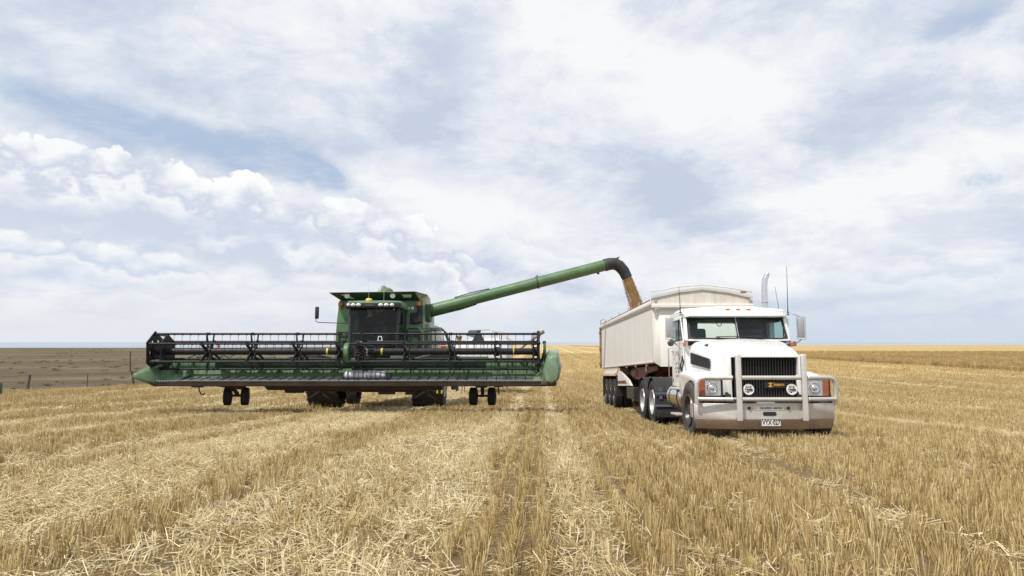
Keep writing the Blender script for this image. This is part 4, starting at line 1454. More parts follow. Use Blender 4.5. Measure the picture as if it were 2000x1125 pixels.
    for x0, x1, sk in ((-1.38, -1.05, .07), (.80, 1.10, .05)):
        q = [onflap(x0 - sk, .78), onflap(x1 - sk * 0, .78), onflap(x1 - sk, .42), onflap(x0, .42)] if x0 > 0 else [onflap(x0 - .05, .80), onflap(x0 + .18, .80), onflap(x1 + .06, .30), onflap(x0 + .16, .30)]
        off = Vector((0, -.028, -.02))
        MB().shell([[q[0] + off, q[1] + off], [q[3] + off, q[2] + off]], (0, .01, .006)).build('flap_window', 'lamp_white', tank)
    # cab
    m = MB()
    m.box((0, -.35, 1.68), (1.70, 1.9, .14))
    for s in (-1, 1):
        m.loft([[(s * .74, -1.24, 1.72), (s * .84, -1.20, 1.72), (s * .84, -1.10, 1.72), (s * .74, -1.12, 1.72)], [(s * .76, -1.18, 3.5), (s * .86, -1.12, 3.5), (s * .86, -1.02, 3.5), (s * .76, -1.06, 3.5)]])
        m.box((s * .83, .40, 2.6), (.10, .12, 1.8))
        m.box((s * .82, -.4, 1.85), (.05, 1.5, .22))
    cab = m.build('cab', 'black', T, .015)
    m = MB().box((0, .42, 2.55), (1.6, .05, 1.75)).box((0, -.35, 3.44), (1.6, 1.5, .03))
    m.build('cab_lining', 'interior', cab)
    g = [[(.78 * u, -1.22 - .10 * (1 - u * u) + (.05 if z > 3 else 0) * 1.0, z) for u in (-1, -.66, -.33, 0, .33, .66, 1)] for z in (1.74, 2.3, 2.9, 3.47)]
    MB().shell(g, (0, .012, 0)).build('windscreen', 'glass_cab', cab)
    for s in (-1, 1):
        MB().shell([[(s * .845, -1.10, 1.9), (s * .845, .36, 1.9)], [(s * .85, -1.05, 3.45), (s * .85, .36, 3.45)]], (s * .008, 0, 0)).build('side_window', 'glass_cab', cab)
    rr = []
    for y, hw, zb_, zt in ((-1.46, .74, 3.50, 3.60), (-1.40, .88, 3.46, 3.655), (-1.1, .96, 3.46, 3.70), (.1, .97, 3.46, 3.74), (.40, .95, 3.48, 3.72)):
        rr.append([(-hw, y, zb_), (-hw, y, zb_ + (zt - zb_) * .5), (-hw * .92, y, zt - .015), (-hw * .4, y, zt), (hw * .4, y, zt), (hw * .92, y, zt - .015), (hw, y, zb_ + (zt - zb_) * .5), (hw, y, zb_)])
    roof = MB().loft(rr).build('cab_roof', 'green', cab, .015, 2, smooth=50)
    m = MB().loft([[(-.90, -1.47, 3.42), (.90, -1.47, 3.42), (.90, -1.47, 3.60), (-.90, -1.47, 3.60)], [(-.97, -1.2, 3.40), (.97, -1.2, 3.40), (.97, -1.2, 3.61), (-.97, -1.2, 3.61)]])
    m.build('light_bar', 'ink', cab, .03, 2)
    for x, rw in ((-.80, .055), (-.64, .085), (-.46, .085), (.28, .085), (.47, .085), (.66, .075)):
        lp = MB().ball((x, -1.475, 3.515), 1, 16, (rw, .03, .055)).build('head_lamp', 'lamp_white', cab)
        MB().ball((x, -1.50, 3.515), 1, 12, (rw * .45, .02, .02)).build('bulb', 'lamp_lens', lp)
    MB().box((-.09, -1.485, 3.50), (.27, .012, .035)).build('name_plate', 'seat_grey', cab, .008)
    m = MB().lathe([(3.62, .115), (3.69, .12), (3.745, .085), (3.76, 0)], (-.14, -1.33, 0), 2, 20).cyl((-.14, -1.33, 3.56), (-.14, -1.33, 3.63), .12, 20)
    m.build('satellite_dome', 'yellow', T)
    for x, h_ in ((-.22, 4.46), (.30, 4.62)): MB().tube([(x, -1.0, 3.70), (x, -1.0, h_)], [.007, .003], 5).build('aerial', 'rim_silver', cab)
    # inside the cab
    m = MB().box((.0, -.15, 2.15), (.52, .5, .16)).box((.0, .12, 2.55), (.50, .14, .75)).box((0, .12, 3.02), (.28, .1, .18))
    m.build('seat', 'seat_grey', cab, .05, 2)
    m = MB().tube([(-.02, -.95, 1.78), (-.02, -.72, 2.35)], .05, 8).box((.45, -.35, 2.35), (.22, .7, .12)).box((.58, -.75, 2.75), (.05, .22, .2))
    m.box((-.52, -.2, 2.5), (.18, .3, .5))
    m.build('console', 'interior', cab, .02)
    MB().lathe([(-.013, .19), (0, .203), (.013, .19), (0, .177)], (0, 0, 0), 1, 24, True).move(Matrix.Translation((-.02, -.72, 2.38)) @ Euler((R(-60), 0, 0)).to_matrix().to_4x4()).build('steering_wheel', 'interior', cab)
    MB().shell([[(-.26, -1.02, 3.40), (-.02, -1.02, 3.42)], [(-.20, -1.03, 3.26), (-.08, -1.03, 3.32)], [(-.28, -1.02, 3.12), (-.10, -1.02, 3.16)]], (0, .01, 0)).build('sun_cloth', 'cloth_yellow', cab)
    MB().shell([[(.0, -1.02, 3.42), (.50, -1.02, 3.43)], [(.10, -1.02, 3.27), (.12, -1.02, 3.27)]], (0, .01, 0)).build('sun_cloth', 'cloth_yellow', cab)
    MB().box((.70, -1.30, 3.38), (.05, .01, .05)).build('sticker', 'teal_ink', cab)
    m = MB().tube([(.76, -1.26, 3.36), (.84, -1.32, 3.36), (.92, -1.30, 3.28), (.90, -1.28, 2.95), (.82, -1.26, 2.9)], .02, 8)
    m.build('cab_rail', 'black', cab)
    bd = MB().frame([(.20, -1.52, 2.30), (.38, -1.52, 2.30), (.35, -1.52, 2.47), (.23, -1.52, 2.47)], [(.235, -1.52, 2.33), (.345, -1.52, 2.33), (.33, -1.52, 2.44), (.25, -1.52, 2.44)], (0, -.01, 0)).build('badge', 'lamp_white', cab)
    MB().cyl((.29, -1.5, 1.75), (.29, -1.5, 2.31), .012, 6).build('badge_stalk', 'ink', bd)
    # mirror on the long arm
    m = MB().box((-2.03, -.75, 3.31), (.13, .08, .42))
    mi = m.build('mirror', 'ink', T, .03, 2)
    MB().tube([(-2.06, -.74, 3.10), (-2.06, -.74, 3.02), (-1.98, -.74, 2.98), (-.88, -.74, 2.94)], .013, 6).build('arm', 'black', mi)
    # feeder house, axle, wheels
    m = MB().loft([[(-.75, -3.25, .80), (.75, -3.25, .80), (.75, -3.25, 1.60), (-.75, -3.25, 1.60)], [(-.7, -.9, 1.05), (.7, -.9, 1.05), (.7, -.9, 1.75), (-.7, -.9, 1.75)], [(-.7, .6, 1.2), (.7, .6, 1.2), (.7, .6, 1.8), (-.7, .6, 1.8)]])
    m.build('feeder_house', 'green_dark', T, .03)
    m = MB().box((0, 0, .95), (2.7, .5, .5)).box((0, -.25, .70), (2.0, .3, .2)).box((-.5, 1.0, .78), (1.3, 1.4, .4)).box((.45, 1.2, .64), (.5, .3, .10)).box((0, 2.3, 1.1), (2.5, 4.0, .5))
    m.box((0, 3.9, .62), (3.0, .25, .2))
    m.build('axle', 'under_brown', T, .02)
    for s in (-1, 1):
        make_wheel(T, (s * 1.79, 0, .83), .80, 1.08, .42, 'rubber', 'rim_silver', s, 0, .22, lugs=(18, .05))
        make_wheel(T, (s * 1.70, 3.9, .56), .53, .48, .30, 'rubber', 'rim_silver', s, 0, .12, lugs=(16, .03))
    # unloading auger and spout
    A, B = Vector((1.20, 1.62, 3.50)), Vector((8.22, 1.62, 5.325))
    d = (B - A).normalized()
    m = MB().tube([A, A + d * .9, A + d * 1.1, B], [.225, .222, .215, .215], 28)
    au = m.build('unloading_auger', 'green', T, smooth=40)
    m = MB()
    for q in (.42, 4.55, 7.22):
        p = A + d * q
        m.tube([p, p + d * .05], .24, 24)
    m.build('collar', 'green_dark', au)
    m = MB().tube([A + d * .35 + Vector((0, 0, -.18)), A + d * 1.6 + Vector((0, 0, -.235)), A + d * 2.2 + Vector((0, 0, -.22))], [.09, .05, .03], 8)
    m.build('drop_gusset', 'green_dark', au)
    m = MB().tube([A + d * 1.35 + Vector((0, -.05, .235)), A + d * 2.0 + Vector((0, -.05, .262)), A + d * 2.7 + Vector((0, -.05, .235))], .022, 6)
    m.build('hose', 'black', au)
    m = MB().box(A + d * 4.57 + Vector((0, 0, .26)), (.05, .05, .05)).box(A + d * 6.95 + Vector((0, 0, -.25)), (.09, .06, .06))
    m.build('clip', 'black', au)
    m = MB().loft([[(1.28, 1.2, 3.1), (1.62, 1.2, 3.2), (1.66, 1.2, 3.76), (1.28, 1.2, 3.86)], [(1.28, 2.1, 3.1), (1.62, 2.1, 3.2), (1.66, 2.1, 3.76), (1.28, 2.1, 3.86)]])
    m.build('auger_elbow', 'green_dark', au, .05, 2)
    pts = [B - d * .06, B + d * .14, B + Vector((.34, 0, .045)), B + Vector((.52, 0, -.05)), B + Vector((.68, 0, -.24)), B + Vector((.80, 0, -.50))]
    m = MB().tube(pts, [.235, .235, .232, .225, .215, .205], 24, caps=False)
    sp = m.build('spout', 'black', T, smooth=60)
    MB().box(B + Vector((.46, -.02, .25)), (.05, .05, .06)).box(B + Vector((.47, -.02, .285)), (.11, .05, .025), (0, -.3, 0)).build('clip', 'ink', sp)
    # platform, ladder rails
    m = MB().box((1.95, .45, 1.72), (.95, 1.3, .06))
    pf = m.build('platform', 'black', T)
    m = MB()
    for y, dx in ((.1, 0), (1.0, -.02)):
        m.tube([(1.62 + dx, y, 1.75), (1.56 + dx, y, 2.68), (1.60 + dx, y, 2.78), (1.72 + dx, y, 2.80), (2.18 + dx, y, 2.80), (2.30 + dx, y, 2.72), (2.62 + dx, y, 1.75), (2.68, y, 1.45)], .02, 8)
    m.tube([(1.80, .1, 2.79), (1.82, .1, 1.75)], .018, 8)
    m.tube([(1.95, .1, 2.79), (1.98, .1, 1.75)], .018, 8)
    m.tube([(1.46, .3, 2.84), (2.12, .3, 2.86), (2.22, .3, 2.80), (2.55, .3, 1.9)], .018, 8)
    m.build('rail', 'black', pf)
    m = MB()
    for x in (2.16, 2.31): m.box((x, -.90, .82), (.05, .03, .50), (0, .05, 0))
    m.build('reflector_strip', 'yellow', pf)
    m = MB().box((2.66, -.1, .95), (.22, .08, .55))
    m.build('step_flap', 'rubber', pf, .01)
    for y in (.2, .9):
        MB().tube([(2.62, y, 1.7), (2.68, y, 1.2), (2.72, y, .62)], .022, 6).build('ladder_side', 'black', pf)
    MB().cyl((2.30, .0, 1.95), (2.30, .0, 2.02), .02, 6).build('stub', 'black', pf)
    # marker lamp on its folding arm
    ar = MB().tube([(2.2, -.6, 1.78), (2.55, -1.2, 2.1), (2.90, -1.9, 2.26)], .016, 6).build('lamp_arm', 'black', T)
    MB().prism([(2.86, 2.46), (3.04, 2.46), (3.02, 2.34), (2.99, 2.28), (2.90, 2.28), (2.88, 2.34)], 1, -1.96, -1.88).build('lamp_bracket', 'green_dark', ar, .01)
    MB().prism([(2.915, 2.45), (2.985, 2.45), (2.955, 2.39)], 1, -1.972, -1.961).build('yellow_mark', 'yellow', ar)
    MB().lathe([(-1.99, 0), (-1.985, .04), (-1.96, .05), (-1.94, .05)], (2.95, 0, 2.305), 1, 14).build('amber_lamp', 'amber', ar)
    m = MB().box((0, -.98, 1.86), (1.5, .05, .16)).box((.9, -.6, 1.95), (.55, .4, .3))
    m.build('front_sill', 'green_dark', T, .02)
    # red extinguisher stands on the platform
    p = CF.at(2.24, .02, 1.752)
    E = empty('fire_extinguisher', None, p, CF.rot)
    tag(E, 'small red fire extinguisher standing beside the ladder rails of the harvester', 'fire extinguisher')
    MB().lathe([(0, 0), (0, .075), (.03, .085), (.40, .085), (.47, .06), (.50, .03), (.50, 0)], (0, 0, 0), 2, 18).build('bottle', 'red', E)
    MB().box((0, -.0, .29), (.176, .176, .13)).build('label_band', 'ink', E, .02)
    MB().tube([(0, 0, .50), (0, 0, .56)], .024, 8).box((.03, 0, .575), (.12, .025, .025)).build('valve', 'ink', E)
    MB().box((0, 0, .455), (.132, .132, .03)).build('collar', 'sign_white', E, .03)
    # falling wheat
    S = B + Vector((.80, 0, -.50))
    rings = []
    rr_ = random.Random(4)
    for k in range(22):
        u = k / 21
        c = S + Vector((.50 * u - .10 * u * u * 0, 0, .06 - 1.55 * u))
        w = (.17 + .05 * u) * (1 - .18 * u)
        ring = []
        for j in range(26):
            a = 2 * math.pi * j / 26
            q = w * (1 + .13 * math.sin(3 * a + 5 * u) * u + .10 * math.sin(9 * u + 2 * a) + rr_.uniform(-.05, .05) * (.3 + u))
            ring.append(c + Vector((math.cos(a) * q, math.sin(a) * q * .9, 0)))
        rings.append(ring)
    m = MB().loft(rings)
    for k in range(9000):
        u = rr_.random() ** .8
        a = rr_.random() * 6.28
        q = (.165 + .07 * u) * (1 + abs(rr_.gauss(0, .10 + .10 * u)))
        left = 1.0 if math.cos(a) > 0 else 1.12
        c = S + Vector((.50 * u + math.cos(a) * q * left, math.sin(a) * q, .0 - 1.5 * u))
        m.box(c, (.008, .008, .013), (rr_.random() * 3, rr_.random() * 3, 0))
    o = m.build('falling_wheat', 'grain', None, smooth=60)
    o.location, o.rotation_euler = CF.loc, CF.rot
    tag(o, 'stream of brown wheat pouring from the black spout into the trailer', 'grain', kind='stuff')


build_combine()


def build_header():
    base = (0, -4.0, 0)
    H = empty('harvester_header', None, CF.at(*base), CF.rot)
    tag(H, 'wide green cutting platform with black reels raised in front of the harvester', 'header')
    sh = Matrix.Translation((0, 4.0, 0))

    def B(m, name, mat, parent, bevel=0.0, seg=1, smooth=35):
        m.move(sh)
        return m.build(name, mat, parent, bevel, seg, smooth)
    X0, X1 = -5.75, 5.70
    # floor, back sheet
    m = MB().shell([[(X0 + .1, -4.58, 1.030), (X1 - .1, -4.58, 1.030)], [(X0 + .35, -4.0, 1.075), (X1 - .2, -4.0, 1.075)], [(X0 + .65, -3.62, 1.150), (X1 - .25, -3.62, 1.150)]], (0, 0, -.03))
    deck = B(m, 'deck', 'deck_grey', H)
    m = MB()
    n = 37
    for k in range(n + 1):
        x = X0 + .5 + (X1 - X0 - .85) * k / n
        m.loft([[(x - .011, -4.50, 1.034), (x + .011, -4.50, 1.034), (x + .011, -4.50, 1.048), (x - .011, -4.50, 1.048)], [(x - .011, -3.66, 1.142), (x + .011, -3.66, 1.142), (x + .011, -3.66, 1.156), (x - .011, -3.66, 1.156)]])
    B(m, 'deck_seam', 'black', deck)
    m = MB().shell([[(X0, -3.60, 1.13), (X1, -3.60, 1.13)], [(X0, -3.50, 1.40), (X1, -3.50, 1.40)], [(X0, -3.46, 1.64), (X1, -3.46, 1.64)]], (0, .03, 0))
    m.box((0, -3.42, 1.655), (X1 - X0, .14, .07)); m.box((0, -3.40, .98), (X1 - X0 - .3, .16, .16))
    back = B(m, 'back_sheet', 'green', H, .008)
    m = MB()
    for k in range(26):
        x = X0 + .3 + 11.0 * k / 25
        m.box((x, -3.53, 1.42), (.03, .03, .40), (-.12, 0, 0))
    B(m, 'stiffener', 'green_dark', back)
    # cutter bar with fingers
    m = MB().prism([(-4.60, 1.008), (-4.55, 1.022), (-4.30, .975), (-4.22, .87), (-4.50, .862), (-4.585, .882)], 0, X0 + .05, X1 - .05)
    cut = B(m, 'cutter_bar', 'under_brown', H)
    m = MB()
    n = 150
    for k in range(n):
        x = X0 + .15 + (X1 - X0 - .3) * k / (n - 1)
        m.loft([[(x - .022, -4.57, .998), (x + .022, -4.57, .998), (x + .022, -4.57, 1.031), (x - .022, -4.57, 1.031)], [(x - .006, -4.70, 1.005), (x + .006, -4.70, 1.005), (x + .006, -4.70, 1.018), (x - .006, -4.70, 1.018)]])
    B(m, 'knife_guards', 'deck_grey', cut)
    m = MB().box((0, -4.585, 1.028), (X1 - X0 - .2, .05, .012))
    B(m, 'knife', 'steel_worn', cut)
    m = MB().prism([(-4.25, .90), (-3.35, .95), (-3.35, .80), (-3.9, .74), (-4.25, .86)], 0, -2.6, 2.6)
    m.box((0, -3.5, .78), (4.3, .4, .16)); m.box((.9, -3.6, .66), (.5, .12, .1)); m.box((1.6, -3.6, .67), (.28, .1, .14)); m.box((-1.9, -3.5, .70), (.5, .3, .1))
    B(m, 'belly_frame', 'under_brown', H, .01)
    # cross auger with flighting
    m = MB().cyl((-4.2, -3.80, 1.50), (3.9, -3.80, 1.50), .115, 20)
    for x0, x1, hand in ((-4.2, -.35, 1), (1.05, 3.9, -1)):
        st = int((x1 - x0) * 22)
        rings = []
        for k in range(st + 1):
            x = x0 + (x1 - x0) * k / st
            a = hand * 2 * math.pi * (x - x0) / .55
            c, s_ = math.cos(a), math.sin(a)
            rings.append([(x, -3.80 + c * r_, 1.50 + s_ * r_) for r_ in (.105, .18)])
        m.shell(rings, (.008, 0, 0))
    B(m, 'cross_auger', 'auger_green', H, smooth=40)
    m = MB().tube([(-.28, -4.12, 1.185), (-.20, -4.12, 1.19), (.82, -4.12, 1.19), (.95, -4.12, 1.185)], [.07, .115, .115, .075], 18)
    dr = B(m, 'feed_drum', 'drum_white', H, smooth=50)
    m = MB().box((.35, -4.17, 1.075), (1.3, .2, .05)).box((1.02, -4.12, 1.18), (.16, .18, .16))
    for x in (-.16, .02, .15, .28, .40, .52, .66, .80): m.cyl((x, -4.12, 1.19), (x + .02, -4.12, 1.19), .121, 18)
    B(m, 'drum_band', 'black', dr)
    m = MB().tube([(.0, -4.22, 1.29), (.0, -4.25, 1.42)], .012, 6).tube([(.6, -4.22, 1.29), (.6, -4.25, 1.38)], .01, 6)
    B(m, 'finger', 'steel_worn', dr)
    # ends
    def divider(pts_front, pts_mid, pts_back, name, mat):
        return B(MB().loft([pts_front, pts_mid, pts_back]), name, mat, H, .03, 2, smooth=50)
    # left point, swept outwards
    a = [(-6.15, -4.95, 1.16), (-6.08, -4.95, 1.22), (-6.0, -4.95, 1.20), (-5.98, -4.95, 1.08), (-6.06, -4.95, 1.08)]
    b_ = [(-6.10, -4.62, 1.16), (-5.93, -4.6, 1.42), (-5.70, -4.6, 1.36), (-5.55, -4.6, .92), (-5.72, -4.6, .90)]
    c_ = [(-6.02, -3.35, 1.2), (-5.90, -3.35, 1.66), (-5.70, -3.35, 1.66), (-5.66, -3.35, .92), (-5.85, -3.35, .92)]
    dv = divider(a, b_, c_, 'crop_divider', 'green')
    g = [[(-5.70, -4.6, 1.30), (-5.70, -3.5, 1.62)], [(-5.55, -4.62, .99), (-5.45, -3.7, 1.2)], [(-5.0, -4.60, .99), (-5.0, -3.65, 1.21)]]
    B(MB().shell(g, (0, .01, .02)), 'inner_flare', 'green', dv)
    B(MB().loft([[(-6.12, -4.9, 1.14), (-5.62, -4.62, .86), (-5.5, -4.62, .90), (-6.05, -4.9, 1.17)], [(-5.95, -3.5, 1.0), (-5.6, -3.5, .86), (-5.5, -3.5, .90), (-5.9, -3.5, 1.04)]]), 'skid', 'under_brown', dv)
    B(MB().tube([(-6.05, -4.85, 1.10), (-6.14, -4.9, 1.20), (-6.19, -4.92, 1.36), (-6.22, -4.92, 1.86)], .018, 6), 'crop_rod', 'under_brown', dv)
    # right shield, broad, sunlit sheen put into its pale colour
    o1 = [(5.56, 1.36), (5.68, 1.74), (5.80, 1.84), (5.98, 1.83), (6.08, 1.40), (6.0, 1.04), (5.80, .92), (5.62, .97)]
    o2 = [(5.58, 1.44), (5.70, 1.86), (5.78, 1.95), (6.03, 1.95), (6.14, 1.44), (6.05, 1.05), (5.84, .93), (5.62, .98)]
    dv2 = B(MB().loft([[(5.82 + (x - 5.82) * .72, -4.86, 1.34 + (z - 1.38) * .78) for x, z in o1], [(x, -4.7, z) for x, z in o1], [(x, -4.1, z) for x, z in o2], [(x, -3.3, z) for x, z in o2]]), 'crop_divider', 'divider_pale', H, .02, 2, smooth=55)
    tag(dv2, 'rounded end shield, pale from a painted-in sunlit sheen')
    B(MB().prism([(-4.75, .90), (-4.3, .86), (-3.4, .88), (-3.4, 1.0), (-4.72, 1.02)], 0, 5.50, 5.95), 'skid', 'under_brown', dv2, .02)
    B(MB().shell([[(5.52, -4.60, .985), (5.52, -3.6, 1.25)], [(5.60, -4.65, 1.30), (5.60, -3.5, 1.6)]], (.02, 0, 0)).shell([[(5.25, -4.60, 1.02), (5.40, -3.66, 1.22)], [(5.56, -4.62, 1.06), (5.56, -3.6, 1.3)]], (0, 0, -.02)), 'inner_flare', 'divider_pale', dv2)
    m = MB().lathe([(5.60, .17), (5.60, .26), (5.66, .26), (5.66, .17)], (0, -4.30, 1.88), 0, 22, True)
    m.tube([(5.62, -4.3, 1.88), (5.52, -3.7, 1.45)], .04, 6); m.box((5.64, -4.3, 1.55), (.05, .10, .6)); m.box((5.62, -4.3, 2.14), (.10, .10, .09)); m.box((5.62, -4.3, 1.88), (.08, .2, .10))
    m.tube([(5.40, -4.1, 1.45), (5.3, -3.8, 1.62), (5.05, -3.6, 1.66), (4.9, -3.5, 1.58)], .035, 6)
    B(m, 'reel_support', 'green_dark', H, .008)
    B(MB().tube([(5.28, -4.5, 1.45), (5.40, -4.5, 1.62), (5.46, -4.5, 1.50), (5.50, -4.5, 1.60), (5.54, -4.5, 1.44)], .012, 6), 'reel_cable', 'steel_worn', H)
    B(MB().tube([(5.49, -4.2, 2.0), (5.49, -4.2, 2.22)], .008, 5), 'marker_wand', 'rim_silver', H)
    # ------------------------------- reels
    AX, AZ, RR = -4.30, 1.875, .515
    ph = R(6)
    def reel(x0, x1, spiders, endplate):
        e = B(MB().cyl((x0 + .05, AX, AZ), (x1 - .05, AX, AZ), .098, 20), 'reel', 'reel_black', H, smooth=50)
        for k in range(6):
            a = ph + R(90 + 60 * k)
            cy, cz = AX + RR * math.cos(a), AZ + RR * math.sin(a)
            m = MB().cyl((x0, cy, cz), (x1, cy, cz), .032, 8)
            nt = int((x1 - x0 - .2) / .235)
            for j in range(nt + 1):
                x = x0 + .1 + .235 * j
                m.tube([(x, cy - .02, cz), (x, cy - .045, cz - .10), (x, cy - .02, cz - .25)], [.0065, .006, .004], 4, caps=False)
                m.box((x, cy - .01, cz - .015), (.025, .05, .05))
            B(m, 'reel_bat', 'reel_black', e)
        for x in spiders:
            m = MB()
            for k in range(6):
                a = ph + R(90 + 60 * k)
                p = Vector((x, AX + RR * math.cos(a), AZ + RR * math.sin(a)))
                c = Vector((x, AX, AZ))
                u = (p - c).normalized(); v = Vector((0, -u.z, u.y))
                m.loft([[c + v * .07 - Vector((.012, 0, 0)), c - v * .07 - Vector((.012, 0, 0)), c - v * .07 + Vector((.012, 0, 0)), c + v * .07 + Vector((.012, 0, 0))],
                        [p + v * .035 - Vector((.05, 0, 0)), p - v * .035 - Vector((.05, 0, 0)), p - v * .035 - Vector((.026, 0, 0)), p + v * .035 - Vector((.026, 0, 0))]])
                if k % 2 == 0:
                    m.loft([[c + v * .05 + Vector((.10, 0, 0)), c - v * .05 + Vector((.10, 0, 0)), c - v * .05 + Vector((.12, 0, 0)), c + v * .05 + Vector((.12, 0, 0))],
                            [p + v * .03 + Vector((.16, 0, 0)), p - v * .03 + Vector((.16, 0, 0)), p - v * .03 + Vector((.185, 0, 0)), p + v * .03 + Vector((.185, 0, 0))]])
                m.box(p, (.09, .08, .08))
            m.cyl((x - .06, AX, AZ), (x + .10, AX, AZ), .135, 16)
            B(m, 'reel_spider', 'reel_black', e)
        if endplate:
            for xx, rad in ((x0 - .02, .60), (x0 + .34, .52)):
                hexo = [(AX + rad * math.cos(ph + R(90 + 60 * k)), AZ + rad * math.sin(ph + R(90 + 60 * k))) for k in range(6)]
                hexi = [(AX + (rad - .17) * math.cos(ph + R(90 + 60 * k)), AZ + (rad - .17) * math.sin(ph + R(90 + 60 * k))) for k in range(6)]
                m = MB().frame([(xx, y, z) for y, z in hexo], [(xx, y, z) for y, z in hexi], (.03, 0, 0))
                m.cyl((xx + .002, AX, AZ), (xx + .034, AX, AZ), .23, 24)
                for k in range(6):
                    a = ph + R(90 + 60 * k)
                    u = Vector((0, math.cos(a), math.sin(a))); v = Vector((0, -u.z, u.y)); c = Vector((xx + .004, AX, AZ))
                    m.loft([[c + u * .15 + v * .15, c + u * .15 - v * .15, c + u * .15 - v * .15 + Vector((.02, 0, 0)), c + u * .15 + v * .15 + Vector((.02, 0, 0))],
                            [c + u * (rad - .09) + v * .08, c + u * (rad - .09) - v * .08, c + u * (rad - .09) - v * .08 + Vector((.02, 0, 0)), c + u * (rad - .09) + v * .08 + Vector((.02, 0, 0))]])
                B(m, 'end_plate', 'reel_black', e)
            m = MB()
            for k in range(6):
                a = ph + R(90 + 60 * k); q = .5
                m.cyl((x0, AX + q * math.cos(a), AZ + q * math.sin(a)), (x0 + .36, AX + (q - .05) * math.cos(a), AZ + (q - .05) * math.sin(a)), .03, 6)
            B(m, 'cam_link', 'reel_black', e)
        else:
            m = MB()
            hexo = [(AX + .56 * math.cos(ph + R(90 + 60 * k)), AZ + .56 * math.sin(ph + R(90 + 60 * k))) for k in range(6)]
            for k in range(6):
                (y0, z0), (y1, z1) = hexo[k], hexo[(k + 1) % 6]
                m.tube([(x1 + .02, y0, z0), (x1 + .02, y1, z1)], .028, 6)
                m.tube([(x1 + .02, AX, AZ), (x1 + .02, y0, z0)], .034, 6)
                m.ball((x1 + .02, y0, z0), .05, 8)
            B(m, 'end_ring', 'reel_black', e)
            B(MB().cyl((x1 - .72, AX, AZ), (x1 - .69, AX, AZ), .1, 20), 'yellow_band', 'yellow', e)
        for x in ((x1 - .35,) if endplate else (x0 + .85,)):
            B(MB().cyl((x, AX, AZ), (x + .05, AX, AZ), .1005, 20), 'yellow_band', 'yellow', e)
    reel(-5.80, -.42, (-4.25, -2.95, -1.62, -.36), True)
    reel(-.02, 5.42, (.26, 1.55, 2.87, 4.20, 5.32), False)
    B(MB().box((-5.95, -4.3, 2.02), (.10, .14, .22)), 'end_box', 'green', H, .02)
    # centre drive
    m = MB().lathe([(-.10, 0), (-.10, .26), (-.07, .285), (.02, .285), (.05, .26), (.05, 0)], (-.12, -4.38, 1.84), 0, 28)
    cd = B(m, 'reel_drive', 'green', H)
    m = MB().box((.06, -4.25, 1.9), (.12, .3, .42)).box((.16, -4.2, 2.02), (.30, .2, .22)).box((.2, -4.3, 1.76), (.36, .12, .08)).cyl((.12, -4.45, 2.05), (.34, -4.45, 2.05), .05).box((.30, -4.2, 2.20), (.16, .14, .06)).box((-.05, -3.9, 1.9), (.14, 1.1, .14))
    for k in range(6):
        z = 1.72 + .08 * k
        m.tube([(.08, -4.5, z), (.2, -4.56 + .03 * (k % 2), z + .05), (.36, -4.5, z - .04), (.5 + .05 * k, -4.35, z - .15)], .014, 6)
    B(m, 'gear_case', 'black', cd, .008)
    m = MB().tube([(.34, -4.4, 2.0), (.44, -4.45, 1.92), (.42, -4.4, 1.7)], .03, 8).box((.24, -4.42, 2.14), (.10, .08, .05))
    B(m, 'fitting', 'steel_worn', cd, .008)
    # hoses along the back
    rr_ = random.Random(8)
    for x0, x1 in ((1.6, 3.3), (-2.4, -.7)):
        m = MB()
        for k in range(5):
            y = -3.35 + .05 * k
            m.tube([(x0 + .1 * k, y, 1.68), (x0 + .35 * (x1 - x0), y, 1.80 - .02 * k), (x0 + .65 * (x1 - x0), y, 1.82 - .03 * k), (x1 - .12 * k, y, 1.69)], .02, 6)
        B(m, 'hydraulic_hose', 'black', H)
    m = MB()
    z_ = [(-5.3, 1.70), (-5.0, 1.84), (-4.8, 1.70), (-4.55, 1.86), (-4.35, 1.72), (-4.15, 1.80), (-3.95, 1.70)]
    m.tube([(x, -3.3, z) for x, z in z_], .028, 6); m.tube([(x + .1, -3.22, 3.53 - z) for x, z in z_], .022, 6)
    B(m, 'fold_linkage', 'green_dark', H)
    B(MB().box((-4.35, -3.3, 2.0), (.05, .05, .28)), 'red_reflector', 'red', H)
    m = MB().box((3.5, -3.3, 1.72), (.9, .14, .07)).box((-3.0, -3.3, 1.72), (.8, .14, .06)).box((1.2, -3.3, 1.73), (.5, .2, .08))
    B(m, 'rear_bracket', 'green', H, .01)
    # gauge wheels
    for sx, wx, post in ((-1, (-3.98, -3.45), -3.70), (1, (3.50, 4.06), 3.77)):
        yw = -3.35
        e = empty('gauge_wheel_set', H, (0, 0, 0))
        m = MB().box((post, yw, .78), (.11, .12, .52)).box((post, yw, .56), (.40, .09, .07)).box((post - .02, yw - .2, .86), (.34, .4, .10)).prism([(-.35, .88), (.35, .88), (.16, .74), (-.10, .74)], 1, yw - .25, yw - .2)
        if sx < 0: m = MB().tube([(post + .02, yw - .1, .88), (post - .10, yw, .76), (post + .02, yw, .60)], .07, 8).box((post + .03, yw, .57), (.34, .1, .08)).box((post + .16, yw - .1, .84), (.2, .25, .16)).prism([(post - .75, .885), (post + .2, .885), (post + .1, .78), (post - .2, .80)], 1, yw - .30, yw - .24)
        B(m, 'post', 'under_brown', e, .01)
        for x in wx:
            w = make_wheel(e, (x, yw + 4.0, .545), .272, .23, .13, 'rubber', 'under_brown', 1 if x > post else -1, 3, .05, 5, name='gauge_wheel')
            w.rotation_euler = (0, R(4 if x < post else 4) * sx * 0, R(14) if sx < 0 else R(-5))
